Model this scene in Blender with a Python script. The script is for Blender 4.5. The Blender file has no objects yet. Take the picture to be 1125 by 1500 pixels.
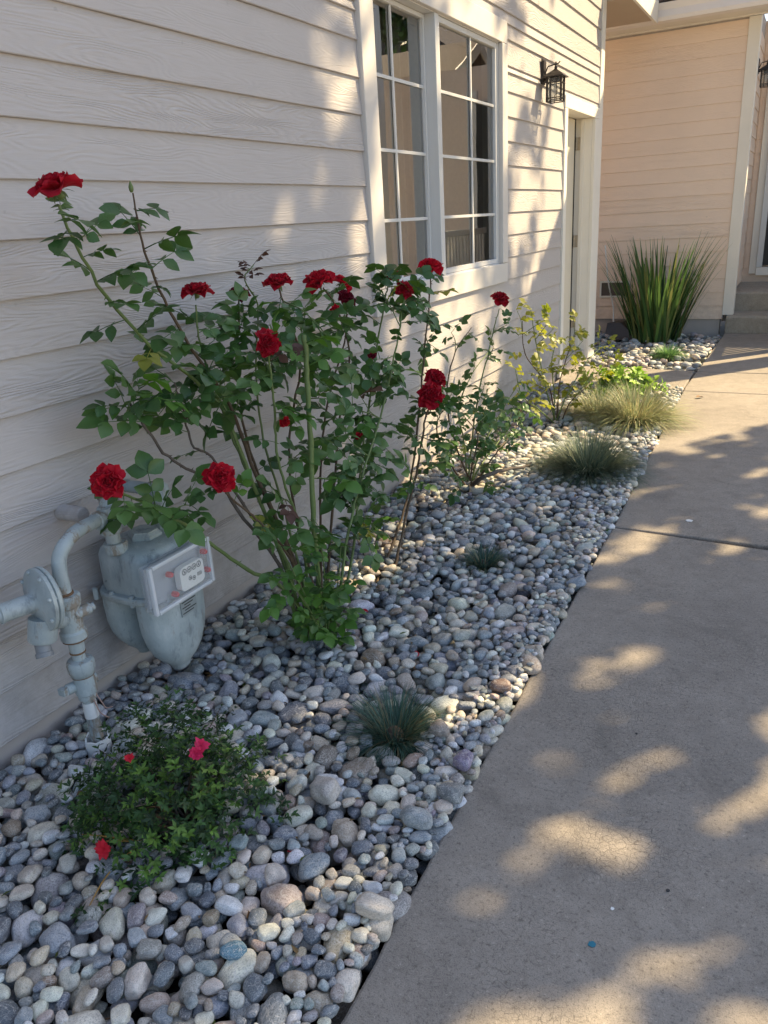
import bpy, bmesh, math, random
import numpy as np
from mathutils import Vector, Matrix, noise
random.seed(7); RNG = np.random.default_rng(7)
S = bpy.context.scene
COL = S.collection

# ------------------------------------------------------------------ camera
CAM = np.array([1.868, 0.0, 1.4]); FPX = 1130.8
RIGHT = np.array([0.88684, 0.45840, -0.05820]); DOWN = np.array([0.11310, -0.33745, -0.93452]); FWD = np.array([-0.44803, 0.82219, -0.35111])
cam_data = bpy.data.cameras.new('camera'); cam = bpy.data.objects.new('camera', cam_data); COL.objects.link(cam)
cam_data.sensor_fit = 'HORIZONTAL'; cam_data.sensor_width = 36.0; cam_data.lens = 36.0 * FPX / 1125.0
cam_data.clip_start = 0.05; cam_data.clip_end = 500
M = Matrix(((RIGHT[0], -DOWN[0], -FWD[0], CAM[0]), (RIGHT[1], -DOWN[1], -FWD[1], CAM[1]), (RIGHT[2], -DOWN[2], -FWD[2], CAM[2]), (0, 0, 0, 1)))
cam.matrix_world = M
S.camera = cam

# ------------------------------------------------------------------ light
SUN = Vector((1.0, 1.1, 1.42)).normalized()
W = bpy.data.worlds.new('World'); S.world = W; W.use_nodes = True
nt = W.node_tree; bg = nt.nodes['Background']
sky = nt.nodes.new('ShaderNodeTexSky'); sky.sky_type = 'NISHITA'; sky.sun_disc = False
sky.sun_elevation = math.asin(SUN.z); sky.sun_rotation = math.atan2(SUN.x, SUN.y)
sky.air_density = 1.0; sky.dust_density = 1.0; sky.ozone_density = 0.6
nt.links.new(sky.outputs[0], bg.inputs[0]); bg.inputs[1].default_value = 0.11
sd = bpy.data.lights.new('sun', 'SUN'); sd.energy = 4.5; sd.angle = math.radians(0.55); sd.color = (1.0, 0.79, 0.47)
so = bpy.data.objects.new('sun', sd); COL.objects.link(so); so.location = (10, 11, 14.2)
so.rotation_euler = SUN.to_track_quat('Z', 'Y').to_euler()
S.view_settings.view_transform = 'Standard'; S.view_settings.look = 'None'
S.view_settings.gamma = 1.0; S.view_settings.use_curve_mapping = False
S.view_settings.exposure = 1.45
S.cycles.max_bounces = 8; S.cycles.transparent_max_bounces = 12

# ------------------------------------------------------------------ helpers
def ray(px, py): return RIGHT * ((px - 562.5) / FPX) + DOWN * ((py - 750.0) / FPX) + FWD
def atx(px, py, x): d = ray(px, py); return Vector(CAM + d * ((x - CAM[0]) / d[0]))
def atz(px, py, z=0.0): d = ray(px, py); return Vector(CAM + d * ((z - CAM[2]) / d[2]))
def aty(px, py, y): d = ray(px, py); return Vector(CAM + d * ((y - CAM[1]) / d[1]))

def world_loc(o):
    v = Vector((0, 0, 0))
    while o is not None: v += o.location; o = o.parent
    return v
def link(name, mesh, mat=None, parent=None, loc=(0, 0, 0)):
    o = bpy.data.objects.new(name, mesh); COL.objects.link(o)
    if parent is not None: o.parent = parent
    o.location = loc
    if mat is not None and mesh is not None and len(mesh.materials) == 0: mesh.materials.append(mat)
    return o
def tag(o, label=None, cat=None, group=None, kind=None):
    if label: o['label'] = label
    if cat: o['category'] = cat
    if group: o['group'] = group
    if kind: o['kind'] = kind
    return o
def thing(name, label, cat, loc=(0, 0, 0), group=None):
    return tag(link(name, None, None, None, loc), label, cat, group)
def frame_of(d):
    d = Vector(d).normalized(); a = Vector((0, 0, 1)) if abs(d.z) < 0.9 else Vector((1, 0, 0))
    u = d.cross(a).normalized(); v = d.cross(u).normalized(); return d, u, v
class MB:
    def __init__(s): s.v = []; s.f = []
    def add(s, vs, fs):
        b = len(s.v); s.v += [tuple(p) for p in vs]; s.f += [tuple(i + b for i in q) for q in fs]; return s
    def box(s, x0, x1, y0, y1, z0, z1):
        return s.add([(x, y, z) for z in (z0, z1) for y in (y0, y1) for x in (x0, x1)],
                     [(0, 2, 3, 1), (4, 5, 7, 6), (0, 1, 5, 4), (2, 6, 7, 3), (0, 4, 6, 2), (1, 3, 7, 5)])
    def hexa(s, p8): return s.add(p8, [(0, 2, 3, 1), (4, 5, 7, 6), (0, 1, 5, 4), (2, 6, 7, 3), (0, 4, 6, 2), (1, 3, 7, 5)])
    def prism(s, poly, vec):
        n = len(poly); vec = Vector(vec); P = [Vector(p) for p in poly]
        return s.add(P + [p + vec for p in P], [tuple(range(n))[::-1], tuple(range(n, 2 * n))] + [(i, (i + 1) % n, n + (i + 1) % n, n + i) for i in range(n)])
    def tube(s, pts, rad, n=8, cap=True):
        pts = [Vector(p) for p in pts]; m = len(pts)
        if not hasattr(rad, '__len__'): rad = [rad] * m
        vs = []; pu = None
        for i, p in enumerate(pts):
            d = (pts[min(i + 1, m - 1)] - pts[max(i - 1, 0)]).normalized()
            if pu is None: _, u, _ = frame_of(d)
            else:
                u = pu - d * pu.dot(d); u.normalize()
            pu = u; v = d.cross(u)
            for k in range(n):
                a = 2 * math.pi * k / n; vs.append(p + (u * math.cos(a) + v * math.sin(a)) * rad[i])
        fs = [(i * n + k, i * n + (k + 1) % n, (i + 1) * n + (k + 1) % n, (i + 1) * n + k) for i in range(m - 1) for k in range(n)]
        if cap: fs += [tuple(range(n))[::-1], tuple(range((m - 1) * n, m * n))]
        return s.add(vs, fs)
    def lathe(s, o, axis, prof, n=24, cap=True):
        o = Vector(o); d, u, v = frame_of(axis)
        vs = []
        for r, t in prof:
            for k in range(n):
                a = 2 * math.pi * k / n; vs.append(o + d * t + (u * math.cos(a) + v * math.sin(a)) * r)
        m = len(prof)
        fs = [(i * n + (k + 1) % n, i * n + k, (i + 1) * n + k, (i + 1) * n + (k + 1) % n) for i in range(m - 1) for k in range(n)]
        if cap: fs += [tuple(range(n)), tuple(range((m - 1) * n, m * n))[::-1]]
        return s.add(vs, fs)
    def grid(s, P):
        b = len(s.v); r = len(P); c = len(P[0])
        s.v += [tuple(p) for row in P for p in row]
        s.f += [(b + i * c + j, b + (i + 1) * c + j, b + (i + 1) * c + j + 1, b + i * c + j + 1) for i in range(r - 1) for j in range(c - 1)]
        return s
    def mesh(s, name, mat=None, off=(0, 0, 0), smooth=False, fix=True):
        me = bpy.data.meshes.new(name)
        me.from_pydata([(p[0] - off[0], p[1] - off[1], p[2] - off[2]) for p in s.v], [], s.f)
        if fix:
            bm = bmesh.new(); bm.from_mesh(me); bmesh.ops.recalc_face_normals(bm, faces=bm.faces); bm.to_mesh(me); bm.free()
        if smooth:
            me.polygons.foreach_set('use_smooth', [True] * len(me.polygons))
            if smooth is not True: me.set_sharp_from_angle(angle=math.radians(smooth))
        if mat: me.materials.append(mat)
        me.update(); return me
    def build(s, name, mat, parent=None, smooth=False, bevel=0, fix=True):
        me = s.mesh(name, mat, world_loc(parent) if parent else (0, 0, 0), smooth, fix)
        o = link(name, me, None, parent)
        if bevel:
            b = o.modifiers.new('bevel', 'BEVEL'); b.width = bevel; b.segments = 2; b.limit_method = 'ANGLE'; b.angle_limit = math.radians(40)
        return o
    def stand(s, name, mat, label, cat, loc, smooth=False, bevel=0, group=None):
        me = s.mesh(name, mat, loc, smooth); o = link(name, me, None, None, loc); tag(o, label, cat, group)
        if bevel:
            b = o.modifiers.new('bevel', 'BEVEL'); b.width = bevel; b.segments = 2; b.limit_method = 'ANGLE'; b.angle_limit = math.radians(40)
        return o
def spline(P, n):
    P = [Vector(p) for p in P]; out = []
    if len(P) < 3: return [P[0].lerp(P[-1], i / n) for i in range(n + 1)]
    Q = [P[0] * 2 - P[1]] + P + [P[-1] * 2 - P[-2]]; m = len(P) - 1
    for i in range(n + 1):
        t = i / n * m; k = min(int(t), m - 1); u = t - k
        a, b, c, d = Q[k:k + 4]
        out.append(0.5 * ((2 * b) + (c - a) * u + (2 * a - 5 * b + 4 * c - d) * u * u + (3 * b - a - 3 * c + d) * u ** 3))
    return out

# ------------------------------------------------------------------ materials
class NT:
    def __init__(s, name, rough=0.6, spec=0.5):
        s.m = bpy.data.materials.new(name); s.m.use_nodes = True; s.t = s.m.node_tree
        s.b = s.t.nodes['Principled BSDF']; s.b.inputs['Roughness'].default_value = rough; s.b.inputs['Specular IOR Level'].default_value = spec
        s.tc = None
    def n(s, kind, **kw):
        x = s.t.nodes.new('ShaderNode' + kind)
        for k, v in kw.items():
            if k in x.inputs: s.put(x.inputs[k], v)
            else: setattr(x, k, v)
        return x
    def put(s, inp, v):
        if hasattr(v, 'is_output'): s.t.links.new(v, inp)
        else: inp.default_value = v
    def coord(s, which='Object', scale=(1, 1, 1), off=None):
        if s.tc is None: s.tc = s.n('TexCoord')
        mp = s.n('Mapping'); s.t.links.new(s.tc.outputs[which], mp.inputs[0]); mp.inputs['Scale'].default_value = scale
        if off is not None: s.put(mp.inputs['Location'], off)
        return mp.outputs[0]
    def noise(s, scale, detail=4, rough=0.55, vec=None, dist=0.0):
        x = s.n('TexNoise'); x.inputs['Scale'].default_value = scale; x.inputs['Detail'].default_value = detail; x.inputs['Roughness'].default_value = rough; x.inputs['Distortion'].default_value = dist
        if vec is not None: s.t.links.new(vec, x.inputs['Vector'])
        return x.outputs['Fac']
    def ramp(s, fac, stops, interp='LINEAR'):
        x = s.n('ValToRGB'); s.t.links.new(fac, x.inputs[0]); e = x.color_ramp.elements; x.color_ramp.interpolation = interp
        while len(e) < len(stops): e.new(0.5)
        for el, (p, c) in zip(e, stops):
            el.position = p; el.color = (c, c, c, 1) if not hasattr(c, '__len__') else (*c, 1)
        return x.outputs[0]
    def mix(s, fac, a, b, mode='MIX'):
        x = s.n('Mix', data_type='RGBA', blend_type=mode)
        s.put(x.inputs[0], fac)
        for i, v in ((6, a), (7, b)): s.put(x.inputs[i], v if hasattr(v, 'is_output') else ((*v, 1) if hasattr(v, '__len__') else (v, v, v, 1)))
        return x.outputs[2]
    def math(s, op, a, b=None):
        x = s.n('Math', operation=op); s.put(x.inputs[0], a)
        if b is not None: s.put(x.inputs[1], b)
        return x.outputs[0]
    def bump(s, h, dist=0.002, strength=1.0, normal=None):
        x = s.n('Bump'); x.inputs['Distance'].default_value = dist; x.inputs['Strength'].default_value = strength; s.t.links.new(h, x.inputs['Height'])
        if normal is not None: s.t.links.new(normal, x.inputs['Normal'])
        return x.outputs[0]
    def done(s, color=None, normal=None, rough=None):
        if color is not None: s.put(s.b.inputs['Base Color'], color if hasattr(color, 'is_output') else (*color, 1))
        if normal is not None: s.t.links.new(normal, s.b.inputs['Normal'])
        if rough is not None: s.put(s.b.inputs['Roughness'], rough)
        return s.m
    def rnd(s): return s.n('ObjectInfo').outputs['Random']

def m_paint(name, col, var=0.05, rough=0.55, dirt=0.15):
    s = NT(name, rough, 0.35)
    n1 = s.noise(3, 4, vec=s.coord()); n2 = s.noise(45, 5, 0.65, vec=s.coord())
    c = s.mix(s.ramp(n1, [(0.3, 0.0), (0.75, 1.0)]), tuple(x * (1 - var) for x in col), tuple(min(1, x * (1 + var * 0.5)) for x in col))
    c = s.mix(s.math('MULTIPLY', s.ramp(n2, [(0.62, 0.0), (0.75, 1.0)]), dirt), c, tuple(x * 0.5 for x in col))
    return s.done(c, s.bump(n2, 0.0006, 0.5))
def m_siding(name, col, axis):
    s = NT(name, 0.6, 0.3)
    r = s.rnd(); off = s.n('CombineXYZ'); s.put(off.inputs[0], s.math('MULTIPLY', r, 31.0)); s.put(off.inputs[1], s.math('MULTIPLY', r, 17.0)); s.put(off.inputs[2], s.math('MULTIPLY', r, 53.0))
    sc = (3.0, 1.3, 9.0) if axis == 'Y' else (1.3, 3.0, 9.0)
    v = s.coord('Object', sc, off.outputs[0])
    low = s.noise(0.9, 2, 0.5, v)                                   # contour lines of a stretched field read as embossed cedar grain
    rings = s.math('SINE', s.math('MULTIPLY', low, 190.0))
    sc2 = (20, 5.0, 160) if axis == 'Y' else (5.0, 20, 160)
    fine = s.noise(1.0, 4, 0.65, s.coord('Object', sc2, off.outputs[0]))
    mask = s.ramp(s.noise(0.7, 3, 0.6, v), [(0.35, 0.25), (0.6, 1.0)])
    h = s.math('ADD', s.math('MULTIPLY', s.math('MULTIPLY', rings, mask), 0.5), s.math('MULTIPLY', fine, 1.6))
    h = s.math('MULTIPLY', h, s.math('ADD', 0.35, s.math('MULTIPLY', s.math('FRACT', s.math('MULTIPLY', r, 7.31)), 0.9)))
    bump = s.bump(h, 0.0022, 0.75)
    tone = s.noise(1.7, 4, 0.6, s.coord('Object', (1, 1, 1)))
    c = s.mix(s.ramp(tone, [(0.3, 0.0), (0.7, 1.0)]), tuple(x * 0.93 for x in col), col)
    c = s.mix(s.math('MULTIPLY', r, 0.09), c, tuple(x * 0.8 for x in col))
    spots = s.ramp(s.noise(26, 2, 0.5, s.coord('Object', (1, 1, 1))), [(0.74, 0.0), (0.78, 0.5)])
    c = s.mix(spots, c, tuple(x * 0.72 for x in col))
    sz = s.n('SeparateXYZ'); s.t.links.new(s.coord('Object', (1, 1, 1)), sz.inputs[0])
    sp_ = s.math('MULTIPLY', s.ramp(sz.outputs[2], [(0.05, 1.0), (0.55, 0.0)]), s.ramp(s.noise(13, 5, 0.75, s.coord('Object', (1, 1, 1))), [(0.42, 0.0), (0.68, 0.5)]))
    c = s.mix(sp_, c, tuple(x * k_ for x, k_ in zip(col, (.5, .44, .38))))
    return s.done(c, bump)
def m_stone(name, use_attr):
    s = NT(name, 0.62, 0.4)
    if use_attr: base = s.n('Attribute', attribute_name='tint').outputs['Color']
    else: base = s.n('ObjectInfo').outputs['Color']
    k = 1.0
    if use_attr: v = s.coord('Object')
    else:
        r = s.rnd(); off = s.n('CombineXYZ'); s.put(off.inputs[0], s.math('MULTIPLY', r, 9.0)); s.put(off.inputs[1], s.math('MULTIPLY', r, 5.0))
        v = s.coord('Object', (0.032,) * 3, off.outputs[0])
    n1 = s.noise(28, 4, 0.6, v); n2 = s.noise(330, 3, 0.7, v); n3 = s.noise(45, 3, 0.5, v, 1.2)
    c = s.mix(s.ramp(n1, [(0.3, 0.0), (0.7, 1.0)]), s.mix(0.42, base, (0.05, 0.055, 0.06)), s.mix(0.2, base, (0.8, 0.76, 0.7)))
    c = s.mix(s.ramp(n2, [(0.40, 0.8), (0.5, 0.0)]), c, s.mix(0.6, base, (0.03, 0.03, 0.035)))
    c = s.mix(s.ramp(n2, [(0.60, 0.0), (0.72, 0.5)]), c, (0.7, 0.68, 0.62))
    vein = s.ramp(n3, [(0.48, 0.0), (0.5, 0.75), (0.52, 0.0)])
    c = s.mix(vein, c, (0.6, 0.57, 0.52))
    return s.done(c, s.bump(n2, 0.0009, 0.6), s.ramp(n1, [(0.3, 0.5), (0.7, 0.75)]))
def m_concrete(name, a, b, joint_dirt=True):
    s = NT(name, 0.85, 0.25)
    v = s.coord()
    big = s.noise(1.3, 5, 0.6, v); mid = s.noise(14, 5, 0.7, v); fine = s.noise(330, 3, 0.75, v); agg = s.noise(95, 4, 0.7, v)
    c = s.mix(s.ramp(big, [(0.3, 0.0), (0.7, 1.0)]), a, b)
    c = s.mix(s.math('MULTIPLY', s.ramp(mid, [(0.35, 1.0), (0.6, 0.0)]), 0.32), c, tuple(x * 0.6 for x in a))
    st = s.ramp(s.noise(3.7, 6, 0.7, v, 0.8), [(0.53, 0.0), (0.68, 0.62)]); c = s.mix(st, c, tuple(x * 0.68 for x in a))
    c = s.mix(s.ramp(agg, [(0.33, 0.75), (0.46, 0.0)]), c, tuple(x * 0.5 for x in a))
    c = s.mix(s.ramp(agg, [(0.60, 0.0), (0.72, 0.6)]), c, tuple(min(1, x * 1.55) for x in b))
    c = s.mix(s.ramp(fine, [(0.36, 0.6), (0.47, 0.0)]), c, tuple(x * 0.35 for x in a))
    c = s.mix(s.ramp(fine, [(0.64, 0.0), (0.72, 0.7)]), c, (0.62, 0.56, 0.48))
    vo = s.n('TexVoronoi', feature='DISTANCE_TO_EDGE'); vo.inputs['Scale'].default_value = 62
    wv = s.n('VectorMath', operation='ADD'); s.t.links.new(v, wv.inputs[0])
    nn = s.n('TexNoise'); nn.inputs['Scale'].default_value = 9; s.t.links.new(v, nn.inputs['Vector'])
    sc = s.n('VectorMath', operation='SCALE'); s.t.links.new(nn.outputs['Color'], sc.inputs[0]); sc.inputs['Scale'].default_value = 0.12
    s.t.links.new(sc.outputs[0], wv.inputs[1]); s.t.links.new(wv.outputs[0], vo.inputs['Vector'])
    crack = s.math('MULTIPLY', s.ramp(vo.outputs['Distance'], [(0.0, 1.0), (0.035, 0.0)]), s.ramp(s.noise(2.2, 3, 0.6, v), [(0.45, 0.0), (0.62, 0.6)]))
    c = s.mix(crack, c, tuple(x * 0.35 for x in a))
    h = s.math('ADD', s.math('MULTIPLY', agg, 0.6), fine)
    h = s.math('SUBTRACT', h, crack)
    return s.done(c, s.bump(h, 0.0022, 0.8))
def m_leaf(name, c1, c2, rough=0.42, trans=0.25, spec=0.45, scale=30):
    s = NT(name, rough, spec)
    r = s.rnd(); n1 = s.noise(scale, 3, 0.6, s.coord())
    f = s.math('ADD', s.math('MULTIPLY', r, 0.6), s.math('MULTIPLY', n1, 0.45))
    c = s.mix(f, c1, c2)
    s.done(c, s.bump(s.noise(scale * 7, 2, 0.5, s.coord()), 0.0012, 0.5))
    tr = s.n('BsdfTranslucent'); s.put(tr.inputs[0], s.mix(1.0, c, (1.0, 1.15, 0.35), 'MULTIPLY'))
    mx = s.n('MixShader'); mx.inputs[0].default_value = trans
    s.t.links.new(s.b.outputs[0], mx.inputs[1]); s.t.links.new(tr.outputs[0], mx.inputs[2])
    s.t.links.new(mx.outputs[0], s.t.nodes['Material Output'].inputs[0]); return s.m
def m_attr_leaf(name, rough=0.5, trans=0.25):
    s = NT(name, rough, 0.35); c = s.n('Attribute', attribute_name='tint').outputs['Color']
    s.done(c); tr = s.n('BsdfTranslucent'); s.put(tr.inputs[0], c)
    mx = s.n('MixShader'); mx.inputs[0].default_value = trans
    s.t.links.new(s.b.outputs[0], mx.inputs[1]); s.t.links.new(tr.outputs[0], mx.inputs[2])
    s.t.links.new(mx.outputs[0], s.t.nodes['Material Output'].inputs[0]); return s.m
def m_plain(name, col, rough=0.5, metal=0.0, bumpy=0.0, nscale=40, var=0.15):
    s = NT(name, rough, 0.5); s.b.inputs['Metallic'].default_value = metal
    n = s.noise(nscale, 4, 0.6, s.coord())
    c = s.mix(n, tuple(x * (1 - var) for x in col), tuple(min(1, x * (1 + var)) for x in col))
    return s.done(c, s.bump(n, 0.001, bumpy) if bumpy else None)
def m_meter(name, rust=0.12):
    s = NT(name, 0.5, 0.4); v = s.coord()
    n1 = s.noise(9, 4, 0.6, v); n2 = s.noise(60, 4, 0.65, v); n3 = s.noise(24, 4, 0.7, s.coord('Object', (1, 1, 0.35)))
    c = s.mix(s.ramp(n1, [(0.3, 0.0), (0.7, 1.0)]), (0.29, 0.34, 0.35), (0.40, 0.45, 0.455))
    c = s.mix(s.ramp(n3, [(0.55, 0.0), (0.75, 0.5)]), c, (0.56, 0.59, 0.57))
    c = s.mix(s.math('MULTIPLY', s.ramp(n3, [(0.27, 1.0), (0.45, 0.0)]), 0.7), c, (0.12, 0.14, 0.15))
    c = s.mix(s.math('MULTIPLY', s.ramp(s.noise(17, 5, 0.75, s.coord('Object', (1, 1, 0.4))), [(0.66 - rust, 0.0), (0.72 - rust * 0.9, 1.0)]), min(1.0, rust * 5)), c, (0.20, 0.13, 0.07))
    c = s.mix(s.ramp(n2, [(0.66, 0.0), (0.74, 0.7)]), c, (0.07, 0.08, 0.08))
    return s.done(c, s.bump(n2, 0.0012, 0.6))
def m_shingle(name):
    s = NT(name, 0.9, 0.2); r = s.rnd()
    n = s.noise(160, 3, 0.7, s.coord()); big = s.noise(2.5, 4, 0.6, s.coord('Object', (1, 1, 1)))
    c = s.mix(big, (0.13, 0.10, 0.085), (0.28, 0.22, 0.18)); c = s.mix(s.ramp(n, [(0.35, 0.6), (0.6, 0.0)]), c, (0.07, 0.055, 0.05))
    return s.done(c, s.bump(n, 0.003, 0.7))
def m_glass(name, f0=0.16, tint=(0.93, 0.96, 0.95)):
    s = NT(name); t = s.t
    tr = s.n('BsdfTransparent'); tr.inputs[0].default_value = (*tint, 1); gl = s.n('BsdfGlossy'); gl.inputs['Roughness'].default_value = 0.0
    gl.inputs[0].default_value = (1, 1, 1, 1)
    fr = s.n('Fresnel'); fr.inputs[0].default_value = 4.2
    bm_ = s.bump(s.noise(2.2, 2, 0.5, s.coord()), 0.004, 0.12); s.t.links.new(bm_, gl.inputs['Normal'])
    mx = s.n('MixShader'); t.links.new(fr.outputs[0], mx.inputs[0]); t.links.new(tr.outputs[0], mx.inputs[1]); t.links.new(gl.outputs[0], mx.inputs[2])
    t.links.new(mx.outputs[0], t.nodes['Material Output'].inputs[0]); return s.m
def m_clear(name, tint=(0.8, 0.82, 0.84), milky=0.3):
    s = NT(name, 0.25); s.done((0.75, 0.77, 0.8))
    tr = s.n('BsdfTransparent'); tr.inputs[0].default_value = (*tint, 1); mx = s.n('MixShader'); mx.inputs[0].default_value = milky
    s.t.links.new(tr.outputs[0], mx.inputs[1]); s.t.links.new(s.b.outputs[0], mx.inputs[2]); s.t.links.new(mx.outputs[0], s.t.nodes['Material Output'].inputs[0]); return s.m
def m_petal(name, a, b):
    s = NT(name, 0.55, 0.2); s.b.inputs['Sheen Weight'].default_value = 0.25; s.b.inputs['Sheen Tint'].default_value = (1, 0.2, 0.25, 1)
    r = s.rnd(); n = s.noise(30, 3, 0.6, s.coord()); c = s.mix(s.math('ADD', s.math('MULTIPLY', r, 0.7), s.math('MULTIPLY', n, 0.35)), a, b)
    s.done(c, s.bump(s.noise(120, 2, 0.5, s.coord('Object', (1, 1, 0.3))), 0.001, 0.5))
    tr = s.n('BsdfTranslucent'); s.put(tr.inputs[0], c); mx = s.n('MixShader'); mx.inputs[0].default_value = 0.3
    s.t.links.new(s.b.outputs[0], mx.inputs[1]); s.t.links.new(tr.outputs[0], mx.inputs[2]); s.t.links.new(mx.outputs[0], s.t.nodes['Material Output'].inputs[0]); return s.m

WALLC = (0.487, 0.450, 0.430)
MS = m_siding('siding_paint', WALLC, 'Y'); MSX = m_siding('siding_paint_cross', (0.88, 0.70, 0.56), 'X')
MT = m_paint('trim_paint', (0.82, 0.775, 0.69)); MCAS = m_paint('casing_paint', (0.64, 0.60, 0.555)); MTW = m_paint('vinyl_white', (0.64, 0.63, 0.61), 0.03, 0.4, 0.05)
MFOUND = m_paint('stucco_foundation', (0.50, 0.44, 0.40), 0.15, 0.8, 0.5)
MCON = m_concrete('path_concrete', (0.285, 0.25, 0.212), (0.375, 0.33, 0.28)); MSTEP = m_concrete('step_concrete', (0.36, 0.32, 0.26), (0.46, 0.41, 0.34))
MSTO = m_stone('river_stone', False); MSTA = m_stone('river_stone_bulk', True)
MSOIL = m_plain('dark_soil', (0.05, 0.042, 0.035), 0.95, 0, 0.8, 60, 0.5)
MLEAF = m_leaf('rose_leaf', (0.03, 0.08, 0.026), (0.105, 0.20, 0.05), 0.36, 0.26); MLEAFY = m_leaf('rose_leaf_bright', (0.06, 0.15, 0.03), (0.12, 0.25, 0.04), 0.42, 0.35)
MLEAFR = m_leaf('rose_leaf_dry', (0.07, 0.03, 0.025), (0.12, 0.06, 0.035), 0.6, 0.15); MLEAFS = m_leaf('rose_leaf_sunny', (0.16, 0.20, 0.035), (0.40, 0.36, 0.06), 0.45, 0.4)
MCANE = m_plain('green_cane', (0.11, 0.16, 0.045), 0.55, 0, 0.4, 60, 0.3); MCANEB = m_plain('brown_cane', (0.085, 0.055, 0.03), 0.75, 0, 0.8, 90, 0.45); MWOOD = m_plain('old_wood', (0.10, 0.08, 0.065), 0.9, 0, 1.0, 70, 0.5)
MPET = m_petal('rose_petal', (0.27, 0.003, 0.014), (0.62, 0.008, 0.028)); MPETD = m_petal('rose_petal_dark', (0.10, 0.002, 0.012), (0.2, 0.004, 0.025)); MPINK = m_petal('azalea_petal', (0.6, 0.02, 0.10), (0.75, 0.05, 0.15))
MATTR = m_attr_leaf('foliage_mixed'); MATTRB = m_attr_leaf('blade_mixed', 0.5, 0.3)
MMET = m_meter('meter_paint', 0.07); MPIPE = m_meter('pipe_paint', 0.135); MDARKM = m_plain('dark_metal', (0.05, 0.05, 0.055), 0.5, 0.2, 0.3); MBRONZE = m_plain('bronze_black', (0.035, 0.028, 0.026), 0.45, 0.4, 0.3, 90, 0.3)
MPVC = m_plain('white_plastic', (0.75, 0.75, 0.73), 0.4, 0, 0.2, 40, 0.1); MGREYP = m_plain('grey_plastic', (0.2, 0.21, 0.22), 0.5); MBLACK = m_plain('black_plastic', (0.012, 0.012, 0.013), 0.45)
MSHING = m_shingle('roof_shingle'); MGLASS = m_glass('window_glass'); MCLEAR = m_clear('clear_cover', (0.93, 0.94, 0.95), 0.2); MRIM = m_clear('cover_rim', (0.9, 0.92, 0.93), 0.6); MLGLASS = m_clear('lantern_glass', (0.95, 0.95, 0.93), 0.08)
MREDP = m_plain('red_seal', (0.6, 0.02, 0.02), 0.35); MFACE = m_plain('dial_white', (0.72, 0.72, 0.68), 0.5, 0, 0, 30, 0.06); MINK = m_plain('black_print', (0.02, 0.02, 0.02), 0.6)
MSTEEL = m_plain('hinge_steel', (0.42, 0.36, 0.28), 0.45, 0.6, 0.3, 60, 0.25); MDOOR = m_paint('door_paint', (0.70, 0.63, 0.50)); MROOM = m_plain('room_wall', (0.2, 0.17, 0.14), 0.8); MBLIND = m_plain('blind_fabric', (0.72, 0.66, 0.52), 0.7)
MBARK = m_plain('tree_bark', (0.12, 0.09, 0.07), 0.9, 0, 1.0, 20, 0.4); MBLUE = m_plain('blue_paint', (0.01, 0.17, 0.25), 0.6); MGAP = m_plain('weather_strip', (0.02, 0.015, 0.012), 0.7)
MVENT = m_plain('vent_mesh', (0.12, 0.10, 0.085), 0.8); MRED2 = m_petal('azalea_red', (0.6, 0.02, 0.03), (0.7, 0.03, 0.06)); MDRY = m_plain('dry_leaf', (0.22, 0.12, 0.05), 0.8, 0, 0.4, 60, 0.3)

# ------------------------------------------------------------------ ground, path
b = MB().add([(-60, -60, -.13), (60, -60, -.13), (60, 60, -.13), (-60, 60, -.13)], [(0, 1, 2, 3)])
ground = tag(b.build('ground', MSOIL), kind='structure')
def xedge(y): return float(np.interp(y, [-2, .84, 2.05, 3.48, 5.84, 6.7, 10], [1.292, 1.252, 1.229, 1.205, 1.130, 1.112, 1.15]))
path = tag(MB().box(1.35, 2.5, -2.4, 9.55, -.125, -.115).build('path', MSOIL), kind='structure')
def slab(ys, ye, x1=2.55, tilt=0.0, parent=path, name='path_slab', lab=None):
    n = 90; top = []; P = []
    L = [(xedge(ys + (ye - ys) * i / n) + (.005 * noise.noise((0, (ys + (ye - ys) * i / n) * 7, 1.)) + .004 * noise.noise((0, (ys + (ye - ys) * i / n) * 23, 4.)) if 0 < i < n else .006 * 0), ys + (ye - ys) * i / n) for i in range(n + 1)]
    poly = [(x, y, -.115) for x, y in L]
    poly = poly + [(x1, ye + tilt, -.115), (x1, ys + tilt, -.115)]
    b = MB().prism([Vector(p) for p in poly][::-1], (0, 0, .115))
    o = b.build(name, MCON, parent, bevel=.008)
    return o
g = .006
s1 = slab(-2.4, 3.45 - g, tilt=-.09); s2 = slab(3.45 + g, 6.5 - g, tilt=-.03); s3 = slab(6.5 + g, 7.32 - g, tilt=-.03); s4 = slab(7.32 + g, 9.62, tilt=0)
landing = tag(MB().prism([(.03, 6.62, -.12), (1.105, 6.55, -.12), (1.098, 7.36, -.12), (.03, 7.44, -.12)], (0, 0, .118)).build('path_slab', MCON, path, bevel=.008), None)
def disc(x, y, r, mat, name, parent, lab=None, jag=.25):
    n = 14; P = [(x + math.cos(a) * r * (1 + random.uniform(-jag, jag)), y + math.sin(a) * r * (1 + random.uniform(-jag, jag)), .001) for a in [2 * math.pi * i / n for i in range(n)]]
    o = MB().prism(P, (0, 0, .0012)).build(name, mat, parent)
    if lab: tag(o, lab)
p = atz(867, 1384); disc(p.x, p.y, .008, MBLUE, 'paint_spot', s1, 'small blue paint spot')
p = atz(1010, 763); disc(p.x, p.y, .016, MPVC, 'paint_spot', s2, 'small white spot')
for q in ((897, 1332),): p = atz(*q); disc(p.x, p.y, .004, MPVC, 'paint_spot', s1)
for q in ((932, 1075), (978, 1305)):
    p = atz(*q); disc(p.x, p.y, random.uniform(.003, .005), MBLACK, 'paint_spot', s1)

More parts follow.
